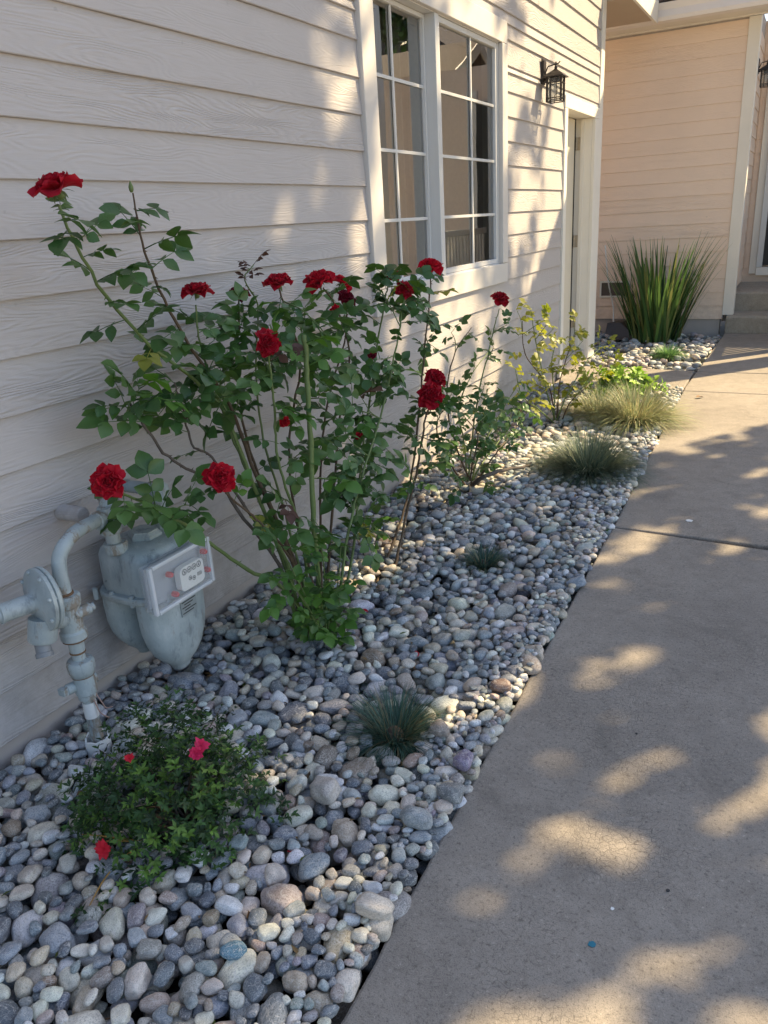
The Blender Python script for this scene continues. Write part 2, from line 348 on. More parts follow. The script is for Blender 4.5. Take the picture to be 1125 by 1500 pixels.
tag(MB().box(2.562, 9.0, -3, 30, -.12, -.004).build('bounce_slab', m_concrete('bounce_concrete', (0.42, 0.37, 0.31), (0.52, 0.47, 0.40))), kind='structure')  # unseen pale slab added to bounce sunlight onto the wing

# ------------------------------------------------------------------ siding builder
LAP = .1478
def board(lo, hi, z0, h, place, wob=1.0, thick=.019):
    """lap board between lo and hi along its length; place(l, out, z) gives the world point."""
    n = max(1, int((hi - lo) / .22)); b = MB(); P = []
    ph = random.uniform(0, 99)
    for i in range(n + 1):
        l = lo + (hi - lo) * i / n
        dz = .0022 * wob * noise.noise((l * 1.7, ph, 0)); dx = .0022 * wob * noise.noise((l * 1.1, ph, 5.))
        P.append([place(l, 0.0005, z0 + dz), place(l, thick + dx - .002, z0 + dz), place(l, thick + dx, z0 + .0025 + dz), place(l, .0075 + dx * .3, z0 + h + dz), place(l, 0.0005, z0 + h + dz)])
    b.grid(P)
    k = len(P[0])
    e = len(b.v) - k
    b.f.append(tuple(range(k))); b.f.append(tuple(range(e, e + k))[::-1])
    return b

# ------------------------------------------------------------------ the near house
house = thing('house', 'near pale lap sided house wall on the left with window and side door', 'house', (0, 3.0, 0))
MB().box(-.2, -.008, -2.5, 8.10, -.125, .085).build('foundation', MFOUND, house, bevel=.004)
MB().box(-.3, -.21, -2.5, 3.43, -.12, 4.3).build('wall_core', MROOM, house)
MB().box(-.3, -.21, 5.38, 6.85, -.12, 4.3).build('wall_core', MROOM, house)
MB().box(-.3, -.21, 3.43, 5.38, -.12, 1.0).build('wall_core', MROOM, house)
MB().box(-.3, -.21, 3.43, 8.1, 2.45, 4.3).build('wall_core', MROOM, house)
MB().box(-.209, 0, -2.5, 3.44, .086, 4.3).box(-.209, 0, 5.375, 6.84, .086, 4.3).box(-.209, 0, 3.44, 5.375, .086, .98).box(-.209, 0, 3.44, 6.84, 2.44, 4.3).box(-.209, 0, 6.84, 8.01, 2.29, 4.3).build('sheathing', MFOUND, house)
place_near = lambda l, o, z: (o, l, z)
WY0, WY1, WZ0, WZ1 = 3.425, 5.385, .962, 2.532
DY0, DY1, DZ1 = 6.815, 7.99, 2.262
for k in range(0, 27):
    z0 = .082 + LAP * k; z1 = z0 + LAP
    segs = [(-2.5, 8.008)]
    def cut(segs, a, b_):
        out = []
        for s_, e_ in segs:
            if b_ <= s_ or a >= e_: out.append((s_, e_)); continue
            if a - s_ > .03: out.append((s_, a))
            if e_ - b_ > .03: out.append((b_, e_))
        return out
    pieces = []
    # split the board's height at window and door heads so that no siding hides behind trim
    zs = sorted(set([z0, z1] + [z for z in (WZ0, WZ1, DZ1) if z0 + .02 < z < z1 - .02]))
    for za, zb in zip(zs[:-1], zs[1:]):
        sg = segs; zm = (za + zb) / 2
        if WZ0 < zm < WZ1: sg = cut(sg, WY0, WY1)
        if zm < DZ1: sg = cut(sg, DY0, DY1)
        jt = {20: 6.45, 18: 6.1, 15: 2.0, 22: 4.4, 6: 1.9 - 2.6}.get(k)
        out = []
        for s_, e_ in sg:
            if jt and s_ < jt - .1 and e_ > jt + .1: out += [(s_, jt - .001), (jt + .001, e_)]
            else: out.append((s_, e_))
        for s_, e_ in out: pieces.append((s_ + .002, e_ - .002, za, zb))
    for s_, e_, za, zb in pieces: board(s_, e_, za, zb - za, place_near).build('siding_board', MS, house)
# corner trim, butt against siding
MB().box(.0, .024, 8.01, 8.13, -.06, 3.9).build('corner_trim', MT, house, bevel=.003)
MB().box(-.10, .022, 8.1315, 8.155, -.06, 3.9).build('corner_trim', MT, house, bevel=.003)
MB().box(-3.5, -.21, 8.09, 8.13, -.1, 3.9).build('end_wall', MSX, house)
# window: casing, frame, two sashes with muntins, panes
win = MB().box(-.10, .008, 3.56, 5.28, 1.075, 1.092).box(-.10, .008, 3.56, 5.28, 2.402, 2.418).box(-.10, .008, 3.56, 3.575, 1.092, 2.402).box(-.10, .008, 5.268, 5.28, 1.092, 2.402).box(-.09, .014, 4.285, 4.335, 1.092, 2.402).build('window', MTW, house, bevel=.002)
MB().box(.001, .036, WY0, 3.555, WZ0 + .128, WZ1 - .128).build('casing', MCAS, win, bevel=.004)
MB().box(.001, .036, 5.284, WY1, WZ0 + .128, WZ1 - .128).build('casing', MCAS, win, bevel=.004)
MB().box(.001, .034, WY0, WY1, WZ1 - .126, WZ1).build('casing', MCAS, win, bevel=.004)
MB().box(.001, .034, WY0, WY1, WZ0, WZ0 + .126).build('casing', MCAS, win, bevel=.004)
def sash(y0, y1, xf, vm, fw):
    z0, z1 = 1.094, 2.40
    MB().box(xf - .03, xf, y0, y0 + fw, z0, z1).box(xf - .03, xf, y1 - fw, y1, z0, z1).box(xf - .03, xf, y0 + fw, y1 - fw, z0, z0 + fw).box(xf - .03, xf, y0 + fw, y1 - fw, z1 - fw, z1).build('sash', MTW, win, bevel=.002)
    for z in ((1.405, 1.735, 2.063) if xf < 0 else (1.405, 1.727, 2.05)): MB().box(xf - .016, xf - .010, y0 + fw, y1 - fw, z - .008, z + .008).build('muntin', MTW, win, bevel=.001)
    MB().box(xf - .0175, xf - .0085, vm - .008, vm + .008, z0 + fw, z1 - fw).build('muntin', MTW, win, bevel=.001)
    MB().add([(xf - .020, y0 + fw * .6, z0 + .01), (xf - .020, y1 - fw * .6, z0 + .01), (xf - .020, y1 - fw * .6, z1 - .01), (xf - .020, y0 + fw * .6, z1 - .01)], [(0, 1, 2, 3)]).build('glass_pane', MGLASS, win, fix=False)
sash(3.577, 4.283, -.045, 3.905, .02)
sash(4.337, 5.266, .004, 4.84, .028)
# room behind the window
MB().box(-3.2, -3.15, 3.0, 6.6, .4, 3.0).box(-3.2, -.31, 3.0, 3.05, .4, 3.0).box(-3.2, -.31, 6.6, 6.65, .4, 3.0).box(-3.2, -.31, 3.0, 6.65, .35, .4).box(-3.2, -.31, 3.0, 6.65, 3.0, 3.05).build('room_interior', MROOM, house)
bl = thing('vertical_blind', 'cream vertical blind hanging behind the right hand window sash', 'window blind', (-.2, 4.7, 2.4))
MB().box(-.235, -.185, 3.6, 5.3, 2.40, 2.44).build('rail', MTW, bl)
for i in range(15):
    y = 4.42 + i * .055 + (.0 if i < 9 else .03); a = .45
    MB().hexa([(-.21 + sx * .035 * math.sin(a) + t, y + sx * .035 * math.cos(a), z) for z in (1.1, 2.4) for sx in (-1, 1) for t in (0, .002)]).build('slat', MBLIND, bl)
b = MB(); rows = []
for i in range(61):
    y = 3.55 + i * .0135; rows.append([(-.19 + .018 * math.sin(i * .9) + .006 * math.sin(i * .37), y, z) for z in (1.1, 1.75, 2.4)])
b.grid(rows); b.stand('fill_curtain', m_plain('fill_cloth', (.58, .50, .39), .9), 'pale sheer curtain added to brighten the left hand window pane', 'fill_curtain', (-.19, 3.95, 1.1), smooth=True)  # pale cloth added behind the left pane to brighten it
# side door
dr = MB().box(-.18, -.14, 6.93, 7.772, .02, 2.17).build('door', MDOOR, house, bevel=.003)
MB().box(-.15, -.02, 6.90, 6.928, .0, 2.175).build('jamb', MT, dr, bevel=.002)
MB().box(-.2, .0, 7.842, 7.87, .0, 2.175).build('jamb', MT, dr, bevel=.002)
MB().box(-.2, .0, 6.90, 7.87, 2.178, 2.21).build('jamb', MT, dr, bevel=.002)
MB().box(-.10, -.065, 7.828, 7.8415, .02, 2.17).build('door_stop', MT, dr, bevel=.002)
MB().box(-.19, -.147, 7.774, 7.8415, .02, 2.177).build('weather_strip', MGAP, dr)
MB().box(.001, .03, DY0, 6.899, 0.0, 2.17).build('casing', MT, dr, bevel=.003)
MB().box(.001, .03, 7.845, DY1, 0.0, 2.17).build('casing', MT, dr, bevel=.003)
MB().box(.001, .03, DY0, DY1, 2.172, DZ1).build('casing', MT, dr, bevel=.003)
MB().box(-.22, .02, 6.9, 7.87, -.05, .0).build('threshold', MSTEP, dr)
for z in (1.97, 1.12, .36):
    hb = MB().box(-.139, -.10, 7.83, 7.8418, z - .055, z + .055); hb.lathe((-.135, 7.822, z - .055), (0, 0, 1), [(.008, 0), (.008, .11)], 10)
    for q in (-.035, 0, .035): hb.lathe((-.118, 7.832, z + q), (0, -1, 0), [(.005, 0), (.004, .004)], 8)
    hb.build('hinge', MSTEEL, dr, smooth=30)
# roof of the near house: eave high above, overhang at the corner
MB().prism([(-3.5, -2.6, 4.1), (.45, -2.6, 3.96), (.45, -2.6, 4.14), (-3.5, -2.6, 5.6)], (0, 11.4, 0)).build('roof', MSHING, house)
# ------------------------------------------------------------------ the wing at the end of the path
WINGY = 9.75
wing = thing('house_wing', 'peach lap sided house wing across the end of the path', 'house', (0, WINGY, 0))
MB().box(-2.2, 1.07, WINGY + .012, WINGY + .15, -.125, .15).build('foundation', MFOUND, wing, bevel=.004)
MB().box(-2.2, 1.10, WINGY + .002, WINGY + .15, .15, 3.3).build('sheathing', MFOUND, wing)
place_w = lambda l, o, z: (l, WINGY - o, z)
for k in range(20):
    z0 = .142 + LAP * k; h = min(LAP, 3.112 - z0)
    if h > .03:
        if k in (2,): segs = [(-2.2, -.30), (.06, 1.088)]
        else: segs = [(-2.2, 1.088)]
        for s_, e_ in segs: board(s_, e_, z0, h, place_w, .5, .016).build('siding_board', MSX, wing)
MB().box(1.09, 1.205, WINGY - .03, WINGY, .19, 3.112).build('corner_trim', MT, wing, bevel=.003)
MB().box(1.182, 1.206, WINGY + .001, WINGY + .1, .19, 3.112).build('corner_trim', MT, wing, bevel=.003)
place_s = lambda l, o, z: (1.155 + o, l, z)
for k in range(20):
    z0 = .142 + LAP * k; h = min(LAP, 3.112 - z0)
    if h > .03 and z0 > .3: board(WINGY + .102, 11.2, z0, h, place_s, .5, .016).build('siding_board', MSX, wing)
MB().box(1.0, 1.154, WINGY + .15, 11.35, .1, 3.3).build('sheathing', MFOUND, wing)
v_ = MB().box(-.295, .055, WINGY - .022, WINGY - .004, .395, .415).box(-.295, .055, WINGY - .022, WINGY - .004, .565, .585).box(-.295, -.275, WINGY - .022, WINGY - .004, .415, .565).box(.035, .055, WINGY - .022, WINGY - .004, .415, .565).build('vent', MT, wing, bevel=.002)
MB().box(-.275, .035, WINGY - .012, WINGY - .006, .415, .565).build('vent_screen', MVENT, v_)
# eave: soffit, frieze, fascia gutter, roof
MB().box(-1.6, 1.36, WINGY - .045, WINGY - .001, 3.115, 3.2).build('frieze_board', MT, wing, bevel=.003)
MB().box(-1.6, 1.36, 9.432, WINGY - .046, 3.13, 3.15).build('soffit', MT, wing, bevel=.002)
MB().prism([(-1.6, 9.43, 3.12), (-1.6, 9.33, 3.125), (-1.6, 9.315, 3.16), (-1.6, 9.325, 3.22), (-1.6, 9.30, 3.28), (-1.6, 9.43, 3.285)], (3.0, 0, 0)).build('gutter', m_paint('gutter_paint', (0.84, 0.79, 0.75), .03, .45, .1), wing, bevel=.002)
rf = MB().prism([(-1.6, 9.36, 3.292), (-1.6, 13.5, 5.36), (-1.6, 13.5, 5.2), (-1.6, 9.44, 3.17)], (3.0, 0, 0)).build('roof', MSHING, wing)
for i in range(9):
    t = i * .125; y = 9.33 + t * .894; z = 3.295 + t * .447; x = -1.6 + (i % 2) * .1
    while x < 1.38:
        w = random.uniform(.18, .30); x1 = min(x + w - .008, 1.4); dz = random.uniform(.0, .006)
        MB().prism([(x, y, z + .004), (x, y, z + .016 + dz), (x, y + .15, z + .083), (x, y + .15, z + .077)], (x1 - x, 0, 0)).build('shingle', MSHING, rf); x += w
# corner eave return of the near roof
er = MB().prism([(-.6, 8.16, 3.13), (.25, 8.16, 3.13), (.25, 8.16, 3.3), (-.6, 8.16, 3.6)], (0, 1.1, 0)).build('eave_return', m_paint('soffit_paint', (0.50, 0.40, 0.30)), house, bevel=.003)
MB().box(.251, .278, 8.15, 9.28, 3.10, 3.3).build('fascia', MT, er, bevel=.003)
# door wall, front door, steps
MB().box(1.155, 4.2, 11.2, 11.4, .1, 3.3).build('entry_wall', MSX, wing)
for k in range(20):
    z0 = .142 + LAP * k; h = min(LAP, 3.112 - z0)
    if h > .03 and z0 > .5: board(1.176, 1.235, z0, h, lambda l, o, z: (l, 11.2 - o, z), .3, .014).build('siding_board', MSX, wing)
fd = MB().box(1.39, 2.35, 11.13, 11.16, .62, 2.85).build('door', MBLACK, wing)
tag(fd, 'dark front screen door')
MB().box(1.24, 1.32, 11.15, 11.198, .52, 3.0).build('casing', MT, fd, bevel=.003)
MB().box(1.322, 1.388, 11.11, 11.17, .60, 2.93).build('door_frame', MTW, fd, bevel=.003)
MB().box(2.352, 2.5, 11.15, 11.198, .52, 3.0).build('casing', MT, fd, bevel=.003)
MB().box(1.322, 2.5, 11.12, 11.198, .50, .598).build('sill', MT, fd, bevel=.003)
steps = thing('front_steps', 'two grey concrete steps beside the cream corner board', 'steps', (1.7, 9.63, 0))
MB().prism([(1.14, 9.635, -.12), (1.14, 9.63, .17), (1.14, 9.655, .19), (1.14, 10.02, .2), (1.14, 10.02, -.12)], (.86, 0, 0)).build('step', MSTEP, steps, bevel=.012)
MB().prism([(1.16, 10.022, -.12), (1.16, 10.018, .39), (1.16, 10.04, .41), (1.16, 11.12, .425), (1.16, 11.12, -.12)], (.84, 0, 0)).build('step', MSTEP, steps, bevel=.012)
# black splash box and cable at the corner
sp = atz(893, 487, .02)
MB().prism([(-.12, 9.25, -.02), (.22, 9.1, -.02), (.24, 9.12, .05), (.05, 9.3, .16), (-.12, 9.4, .14)], (.08, .24, .0)).stand('drain_outlet', MBLACK, 'black plastic drain outlet on stones behind the house corner', 'drain', (.05, 9.25, -.02), bevel=.006)
pts = spline([(-.2, 9.5, 1.0), (-.16, 9.55, .6), (-.1, 9.6, .3), (-.05, 9.45, .08), (.05, 9.3, .0)], 20)
MB().tube(pts, .008, 8).stand('cable', MPVC, 'thin pale cable running down the peach wall by the vent', 'cable', (-.2, 9.5, 0.0), smooth=True)

# ------------------------------------------------------------------ lanterns
def lantern(loc, face, label):
    """wall lantern whose back plate sits at loc; face is the outward direction (horizontal)."""
    t = thing('wall_lantern', label, 'lantern', loc, 'black wall lanterns by the doors')
    f = Vector(face).normalized(); u = Vector((0, 0, 1)).cross(f); L = Vector(loc)
    t.scale = (.77, .77, .77)
    def P(o, s_, z): return L + f * o + u * s_ + Vector((0, 0, z))
    def bx(mb, o0, o1, s0, s1, z0, z1): return mb.hexa([P(o, s_, z) for z in (z0, z1) for s_ in (s0, s1) for o in (o0, o1)])
    b = MB(); bx(b, 0, .012, -.055, .055, -.10, .11); bx(b, .012, .022, -.042, .042, -.085, .095); bx(b, .022, .04, -.012, .012, -.07, -.03)
    b.build('back_plate', MBRONZE, t, bevel=.002)
    b = MB(); b.tube([P(.02, 0, -.02), P(.045, 0, .035), P(.05, 0, .045), P(.15, 0, .06), P(.165, 0, .075)], .006, 8); b.lathe(P(.125, 0, .02), (0, 0, 1), [(.014, 0), (.014, .018), (.007, .025), (.007, .055)], 10)
    b.build('arm', MBRONZE, t, smooth=40)
    c = .125
    b = MB(); rows = []
    for r, z in ((.098, -.055), (.097, -.048), (.066, -.022), (.040, -.006), (.016, .012), (.006, .022)):
        rows.append([P(c + r * x, r * y, z) for x, y in ((-1, -1), (1, -1), (1, 1), (-1, 1), (-1, -1))])
    b.grid(rows); b.f.append((0, 1, 2, 3)); e = len(b.v) - 5; b.f.append((e, e + 1, e + 2, e + 3)); b.build('lantern_roof', MBRONZE, t)
    b = MB(); w = .066; zt, zb = -.056, -.262
    for sx in (-1, 1):
        for sy in (-1, 1): bx(b, c + sx * w - .006, c + sx * w + .006, sy * w - .006, sy * w + .006, zb, zt)
    for z in (zb, zb + .03, zt - .048):
        for sgn in (-1, 1):
            bx(b, c + sgn * w - .004, c + sgn * w + .004, -w + .006, w - .006, z, z + .008)
            bx(b, c - w + .006, c + w - .006, sgn * w - .004, sgn * w + .004, z, z + .008)
    for q in (-.026, .026):
        for sgn in (-1, 1):
            bx(b, c + sgn * w - .003, c + sgn * w + .003, q - .003, q + .003, zb + .008, zt); bx(b, c + q - .003, c + q + .003, sgn * w - .003, sgn * w + .003, zb + .008, zt)
    bx(b, c - .035, c + .035, -.035, .035, zt - .03, zt)
    b.build('cage', MBRONZE, t)
    g_ = MB(); w -= .009
    for sgn in (-1, 1):
        bx(g_, c + sgn * w - .001, c + sgn * w + .001, -w, w, zb + .01, zt - .002); bx(g_, c - w, c + w, sgn * w - .001, sgn * w + .001, zb + .01, zt - .002)
    g_.build('glass', MLGLASS, t)
    MB().lathe(P(c, 0, zt - .15), (0, 0, 1), [(.004, 0), (.02, .012), (.026, .035), (.02, .065), (.012, .09), (.012, .12)], 14).build('bulb', m_clear('bulb_glass', (.95, .93, .9), .35), t, smooth=True)
lantern((.019, 6.21, 2.345), (1, 0, 0), 'black iron lantern on the sunlit wall above the side door')
lantern((1.172, 10.25, 2.72), (1, 0, 0), 'black lantern cut by the photo edge on the wing side wall')

# ------------------------------------------------------------------ gas meter
gm = thing('gas_meter', 'pale grey gas meter with clear dial cover and rusty pipes against the wall', 'gas meter', (.2, 1.45, 0))
def sup(cx, cy, rx, ry, z, e=3.2, n=40, bump_=None):
    out = []
    for k in range(n + 1):
        a = 2 * math.pi * k / n; ca, sa = math.cos(a), math.sin(a)
        x = cx + rx * math.copysign(abs(ca) ** (2 / e), ca); y = cy + ry * math.copysign(abs(sa) ** (2 / e), sa); out.append((x, y, z))
    return out
CX, CY = .175, 1.565
def loft(rows, cap=True):
    b = MB(); b.grid(rows); n = len(rows[0]); b.f.append(tuple(range(n - 1))); e = len(b.v) - n; b.f.append(tuple(range(e, e + n - 1))); return b
def dent(row, k):
    # press in the middle of the two end faces, as on the cast case
    return [(x, y - math.copysign(k * max(0, 1 - abs(x - CX) / .05) ** 1.0, y - CY) * (1 if abs(y - CY) > .07 else 0), z) for x, y, z in row]
rows = [dent(sup(CX, CY, rx, ry, z), d) for rx, ry, z, d in ((.118, .112, .402, .006), (.121, .116, .42, .010), (.120, .116, .47, .012), (.119, .115, .515, .010), (.113, .109, .532, .006), (.098, .094, .543, .0), (.06, .06, .549, 0))]
loft(rows).build('upper_case', MMET, gm, smooth=50)
fl = loft([sup(CX, CY, .131, .127, .383), sup(CX, CY, .134, .130, .387), sup(CX, CY, .134, .130, .399), sup(CX, CY, .129, .125, .404)])
fl.build('flange', MMET, gm, smooth=40)
for x in (.065, .135, .215, .285):
    for sy in (-1, 1):
        MB().lathe((x, CY + sy * .119, .376), (0, 0, 1), [(.008, 0), (.008, .034), (.005, .037)], 8).build('bolt', MMET, gm, smooth=30)
for y in (1.50, 1.62):
    MB().lathe((.301, y, .376), (0, 0, 1), [(.008, 0), (.008, .034), (.005, .037)], 8).build('bolt', MMET, gm, smooth=30)
for cx, rx, low in ((.108, .060, .03), (.247, .066, 0)):
    rows = []
    for z, kx, ky, c in ((.384, 1.0, .118, 0), (.34, 1.0, .120, .0), (.28, .98, .117, 0), (.23, .92, .106, 0), (.19, .82, .088, 0), (.16, .66, .064, 0), (.14, .46, .042, 0), (.13, .36, .034, 0), (.118, .33, .03, 0), (.113, .25, .02, 0)):
        rows.append(sup(cx, CY, rx * kx, ky, z + (low if z < .2 else low * (.384 - z) / .2), 2.5))
    loft(rows).build('diaphragm_case', MMET, gm, smooth=50)
MB().lathe((.175, 1.578, .545), (0, 0, 1), [(.052, 0), (.052, .012), (.043, .022), (.043, .026), (.0, .03)], 6).build('cap', MMET, gm)
# name plate and scratches on the front lobe
MB().box(.3125, .316, 1.535, 1.605, .315, .372).build('name_plate', m_plain('plate_metal', (.3, .34, .35), .4, .3), gm, bevel=.001)
for i, z in enumerate((.36, .351, .342, .333, .324)): MB().box(.3161, .3166, 1.54 + .01 * (i % 2), 1.60 - .012 * (i % 3), z - .0015, z + .0015).build('plate_line', MINK, gm)
# dial box
BX0, BX1, BY0, BY1, BZ0, BZ1 = .296, .343, 1.413, 1.670, .384, .532
dc = MB().box(BX0, BX1, BY0, BY1, BZ0, BZ1).build('dial_cover', MCLEAR, gm, bevel=.010)
MB().box(BX1 - .012, BX1 + .001, BY0 + .012, BY1 - .012, BZ0 - .002, BZ0 + .010).box(BX1 - .012, BX1 + .001, BY0 + .012, BY1 - .012, BZ1 - .010, BZ1 + .002).box(BX1 - .012, BX1 + .001, BY0 - .002, BY0 + .010, BZ0, BZ1).box(BX1 - .012, BX1 + .001, BY1 - .010, BY1 + .002, BZ0, BZ1).build('cover_rim', MRIM, dc, bevel=.003)
MB().box(BX0 + .004, BX0 + .012, BY0 + .01, BY1 - .01, BZ0 + .01, BZ1 - .01).build('back_board', m_plain('backing_grey', (.34, .37, .40), .5), dc, bevel=.004)
FY0, FY1, FZ0, FZ1 = 1.528, 1.632, .405, .482
o = loft([[(x, (FY0 + FY1) / 2 + (y - CY) , z) for (x, y, z) in [(.318 + dx, CY + .052 * math.copysign(abs(math.cos(a)) ** .35, math.cos(a)), (FZ0 + FZ1) / 2 + .038 * math.copysign(abs(math.sin(a)) ** .35, math.sin(a))) for a in [2 * math.pi * i / 32 for i in range(33)]]] for dx in (0, .022)])
o.build('dial_plate', MFACE, dc)
dx = .3408
def ring(cy, cz, r):
    b = MB(); n = 20
    P = [[(dx, cy + q * math.cos(2 * math.pi * i / n), cz + q * math.sin(2 * math.pi * i / n)) for i in range(n + 1)] for q in (r, r * .74)]
    b.grid(P); return b
for i in range(4):
    cy, cz = FY0 + .019 + i * .0215, .466; b = ring(cy, cz, .0098); a = (2.1, .4, 3.6, 1.2)[i]
    for j in range(10):
        t = 2 * math.pi * j / 10; b.add([(dx, cy + .0082 * math.cos(t) + du, cz + .0082 * math.sin(t) + dv) for du, dv in ((-.0007, -.0007), (.0007, -.0007), (.0007, .0007), (-.0007, .0007))], [(0, 1, 2, 3)])
    ca, sa = math.cos(a), math.sin(a)
    b.add([(dx + .0004, cy + ca * p_ - sa * q_, cz + sa * p_ + ca * q_) for p_, q_ in ((-.004, -.0034), (.0078, 0), (-.004, .0034))], [(0, 1, 2)])
    b.build('dial', MINK, dc)
for i in range(2):
    cy, cz = FY0 + .040 + i * .016, .438 - i * .006; b = ring(cy, cz, .0072); a = (2.6, -.9)[i]; ca, sa = math.cos(a), math.sin(a)
    b.add([(dx + .0004, cy + ca * p_ - sa * q_, cz + sa * p_ + ca * q_) for p_, q_ in ((-.004, -.003), (.006, 0), (-.004, .003))], [(0, 1, 2)]); b.build('dial', MINK, dc)
b = MB()
for i in range(4):
    y = FY0 + .072 + i * .0052; b.add([(dx, y, .430), (dx, y + .0026, .430), (dx, y + .0026, .442), (dx, y, .442)], [(0, 1, 2, 3)])
b.build('print', MINK, dc)
for y, z in ((1.498, .478), (1.508, .410), (1.652, .488), (1.657, .425)):
    MB().lathe((.322, y, z), (1, 0, 0), [(.009, 0), (.009, .013), (.006, .0185), (0, .019)], 14).build('red_seal', MREDP, dc, smooth=40)
# riser, valves, regulator, inlet bend
RX, RY = .2, 1.24
def lat(name, o, ax, prof, mat=MPIPE, n=20, par=gm): return MB().lathe(o, ax, prof, n).build(name, mat, par, smooth=35)
lat('riser_pipe', (RX, RY, -.1), (0, 0, 1), [(.018, 0), (.018, .66)])
lat('rubber_sleeve', (RX, RY, -.08), (0, 0, 1), [(.024, 0), (.024, .115), (.02, .12)], MGREYP)
MRUST = m_plain('rust', (.15, .085, .045), .85, 0, .6, 70, .5)
for z_, r_ in ((.302, .0352), (.263, .0318), (.335, .0218), (.376, .0335), (.514, .0235)): lat('thread', (RX, RY, z_), (0, 0, 1), [(r_ - .003, -.002), (r_, 0), (r_, .004), (r_ - .003, .006)], MRUST)
# broken white pipe sleeve with a jagged rim
b = MB(); n = 22; rim = [.055 + .022 * noise.noise((i * .9, 3.1, 0)) - (.035 if i % 11 in (3, 4) else 0) for i in range(n)]
P = [[(RX + r * math.cos(2 * math.pi * i / n), RY + r * math.sin(2 * math.pi * i / n), (z if z < 0 else rim[i % n])) for i in range(n + 1)] for r, z in ((.034, -.1), (.036, 1), (.031, 1), (.030, -.1))]
b.grid(P); b.build('broken_sleeve', MPVC, gm, smooth=40)
lat('label_band', (RX, RY, .125), (0, 0, 1), [(.0195, 0), (.0195, .05)], MPVC)
lat('coupling', (RX, RY, .185), (0, 0, 1), [(.021, 0), (.026, .004), (.026, .018), (.03, .022), (.031, .06), (.027, .075), (.031, .078), (.037, .095), (.038, .118), (.034, .126), (.022, .13)])
v1 = MB().lathe((RX - .02, RY - .05, .235), (.25, 1, 0), [(.012, 0), (.016, .004), (.016, .03), (.022, .034), (.024, .07), (.018, .074), (.018, .088), (.012, .092)], 14)
v1.box(RX - .032, RX - .008, RY - .066, RY - .05, .226, .246); v1.build('shut_off_valve', MPIPE, gm, smooth=35)
lat('collar', (RX, RY, .335), (0, 0, 1), [(.02, 0), (.021, .01), (.021, .045)])
lat('tee_body', (RX, RY, .378), (0, 0, 1), [(.032, 0), (.036, .004), (.036, .024), (.031, .030), (.032, .10), (.037, .104), (.038, .128), (.033, .134), (.022, .136)])
MB().lathe((RX + .02, RY + .0, .455), (.35, 1, 0.1), [(.016, .0), (.016, .044), (.011, .048), (.011, .056)], 12).build('plug', MPIPE, gm, smooth=35)
MB().lathe((RX, RY - .01, .45), (-.25, -1, .1), [(.026, 0), (.024, .05), (.03, .053), (.03, .062)], 16).build('regulator_neck', MPIPE, gm, smooth=35)
RA = Vector((-.24, -1, .05)).normalized(); RO = Vector((.2, 1.182, .53))
rg = MB().lathe(RO - RA * .028, RA, [(.03, 0), (.05, .006), (.082, .020), (.086, .024), (.086, .032), (.080, .0345), (.086, .037), (.086, .046), (.080, .050), (.055, .056), (.032, .062), (.026, .068)], 36).build('regulator', MMET, gm, smooth=35)
lat('spring_housing', RO + RA * .03, RA, [(.026, 0), (.025, .085), (.027, .086), (.027, .092), (.022, .094), (.022, .1)], MMET, 20, rg)
for k in range(8):
    a = 2 * math.pi * k / 8 + .3; d_, u_, w_ = frame_of(RA); MB().lathe(RO + (u_ * math.cos(a) + w_ * math.sin(a)) * .077 + RA * .0, RA, [(.006, 0), (.006, .026), (.003, .029)], 8).build('bolt', MMET, rg, smooth=30)
MB().lathe(RO + RA * .02 + Vector((0, 0, -.05)), (-.05, -.22, -1), [(.036, 0), (.037, .06), (.033, .066)], 18).build('regulator_base', MMET, rg, smooth=35)
MB().lathe(RO + RA * .026 + Vector((0.0, -.012, -.105)), (.35, -.25, -1), [(.02, 0), (.02, .035), (.023, .036), (.023, .048), (.018, .048), (.017, .02)], 18, cap=False).build('vent_spout', MGREYP, rg, smooth=35)
pts = spline([(RX, RY, .50), (RX, RY, .58), (RX, RY + .012, .625), (RX, RY + .05, .655), (RX - .008, RY + .10, .664), (RX - .02, RY + .19, .662)], 22)
MB().tube(pts, .0195, 16).build('inlet_bend', MPIPE, gm, smooth=60)
TX, TY, TZ = .172, 1.452, .655
MB().lathe((TX + .008, TY - .05, TZ + .004), (-.12, 1, -.02), [(.022, 0), (.027, .004), (.027, .022), (.024, .026), (.025, .07)], 18).build('elbow', MPIPE, gm, smooth=35)
MB().lathe((TX, TY, TZ + .02), (-.05, .12, -1), [(.022, -.012), (.027, 0), (.027, .05), (.031, .052), (.031, .068), (.021, .07), (.021, .115)], 18).build('elbow', MPIPE, gm, smooth=35)
MB().lathe((TX, TY + .005, TZ), (-.35, .5, .75), [(.025, 0), (.025, .05), (.03, .053), (.03, .072), (.024, .076)], 18).build('plug', MPIPE, gm, smooth=35)
MB().lathe((.166, 1.468, .535), (0, 0, 1), [(.026, 0), (.034, .006), (.036, .03), (.033, .036), (.022, .038)], 14).build('meter_nut', MPIPE, gm, smooth=25)
MB().lathe((.166, 1.668, .53), (0, 0, 1), [(.033, 0), (.034, .036), (.022, .038), (.022, .10), (.028, .102), (.028, .15), (.022, .155)], 14).build('meter_nut', MPIPE, gm, smooth=25)
MB().lathe((.19, 1.668, .665), (-1, .0, .0), [(.026, 0), (.026, .05), (.02, .052), (.02, .19)], 16).build('outlet_pipe', MPIPE, gm, smooth=35)
MB().lathe((.0, 1.43, .66), (1, 0, 0), [(.024, 0), (.024, .10), (.021, .104)], 16).stand('pipe_stub', MS, 'short wall coloured capped pipe stub behind the gas meter bend', 'pipe', (0, 1.43, .66), smooth=35)
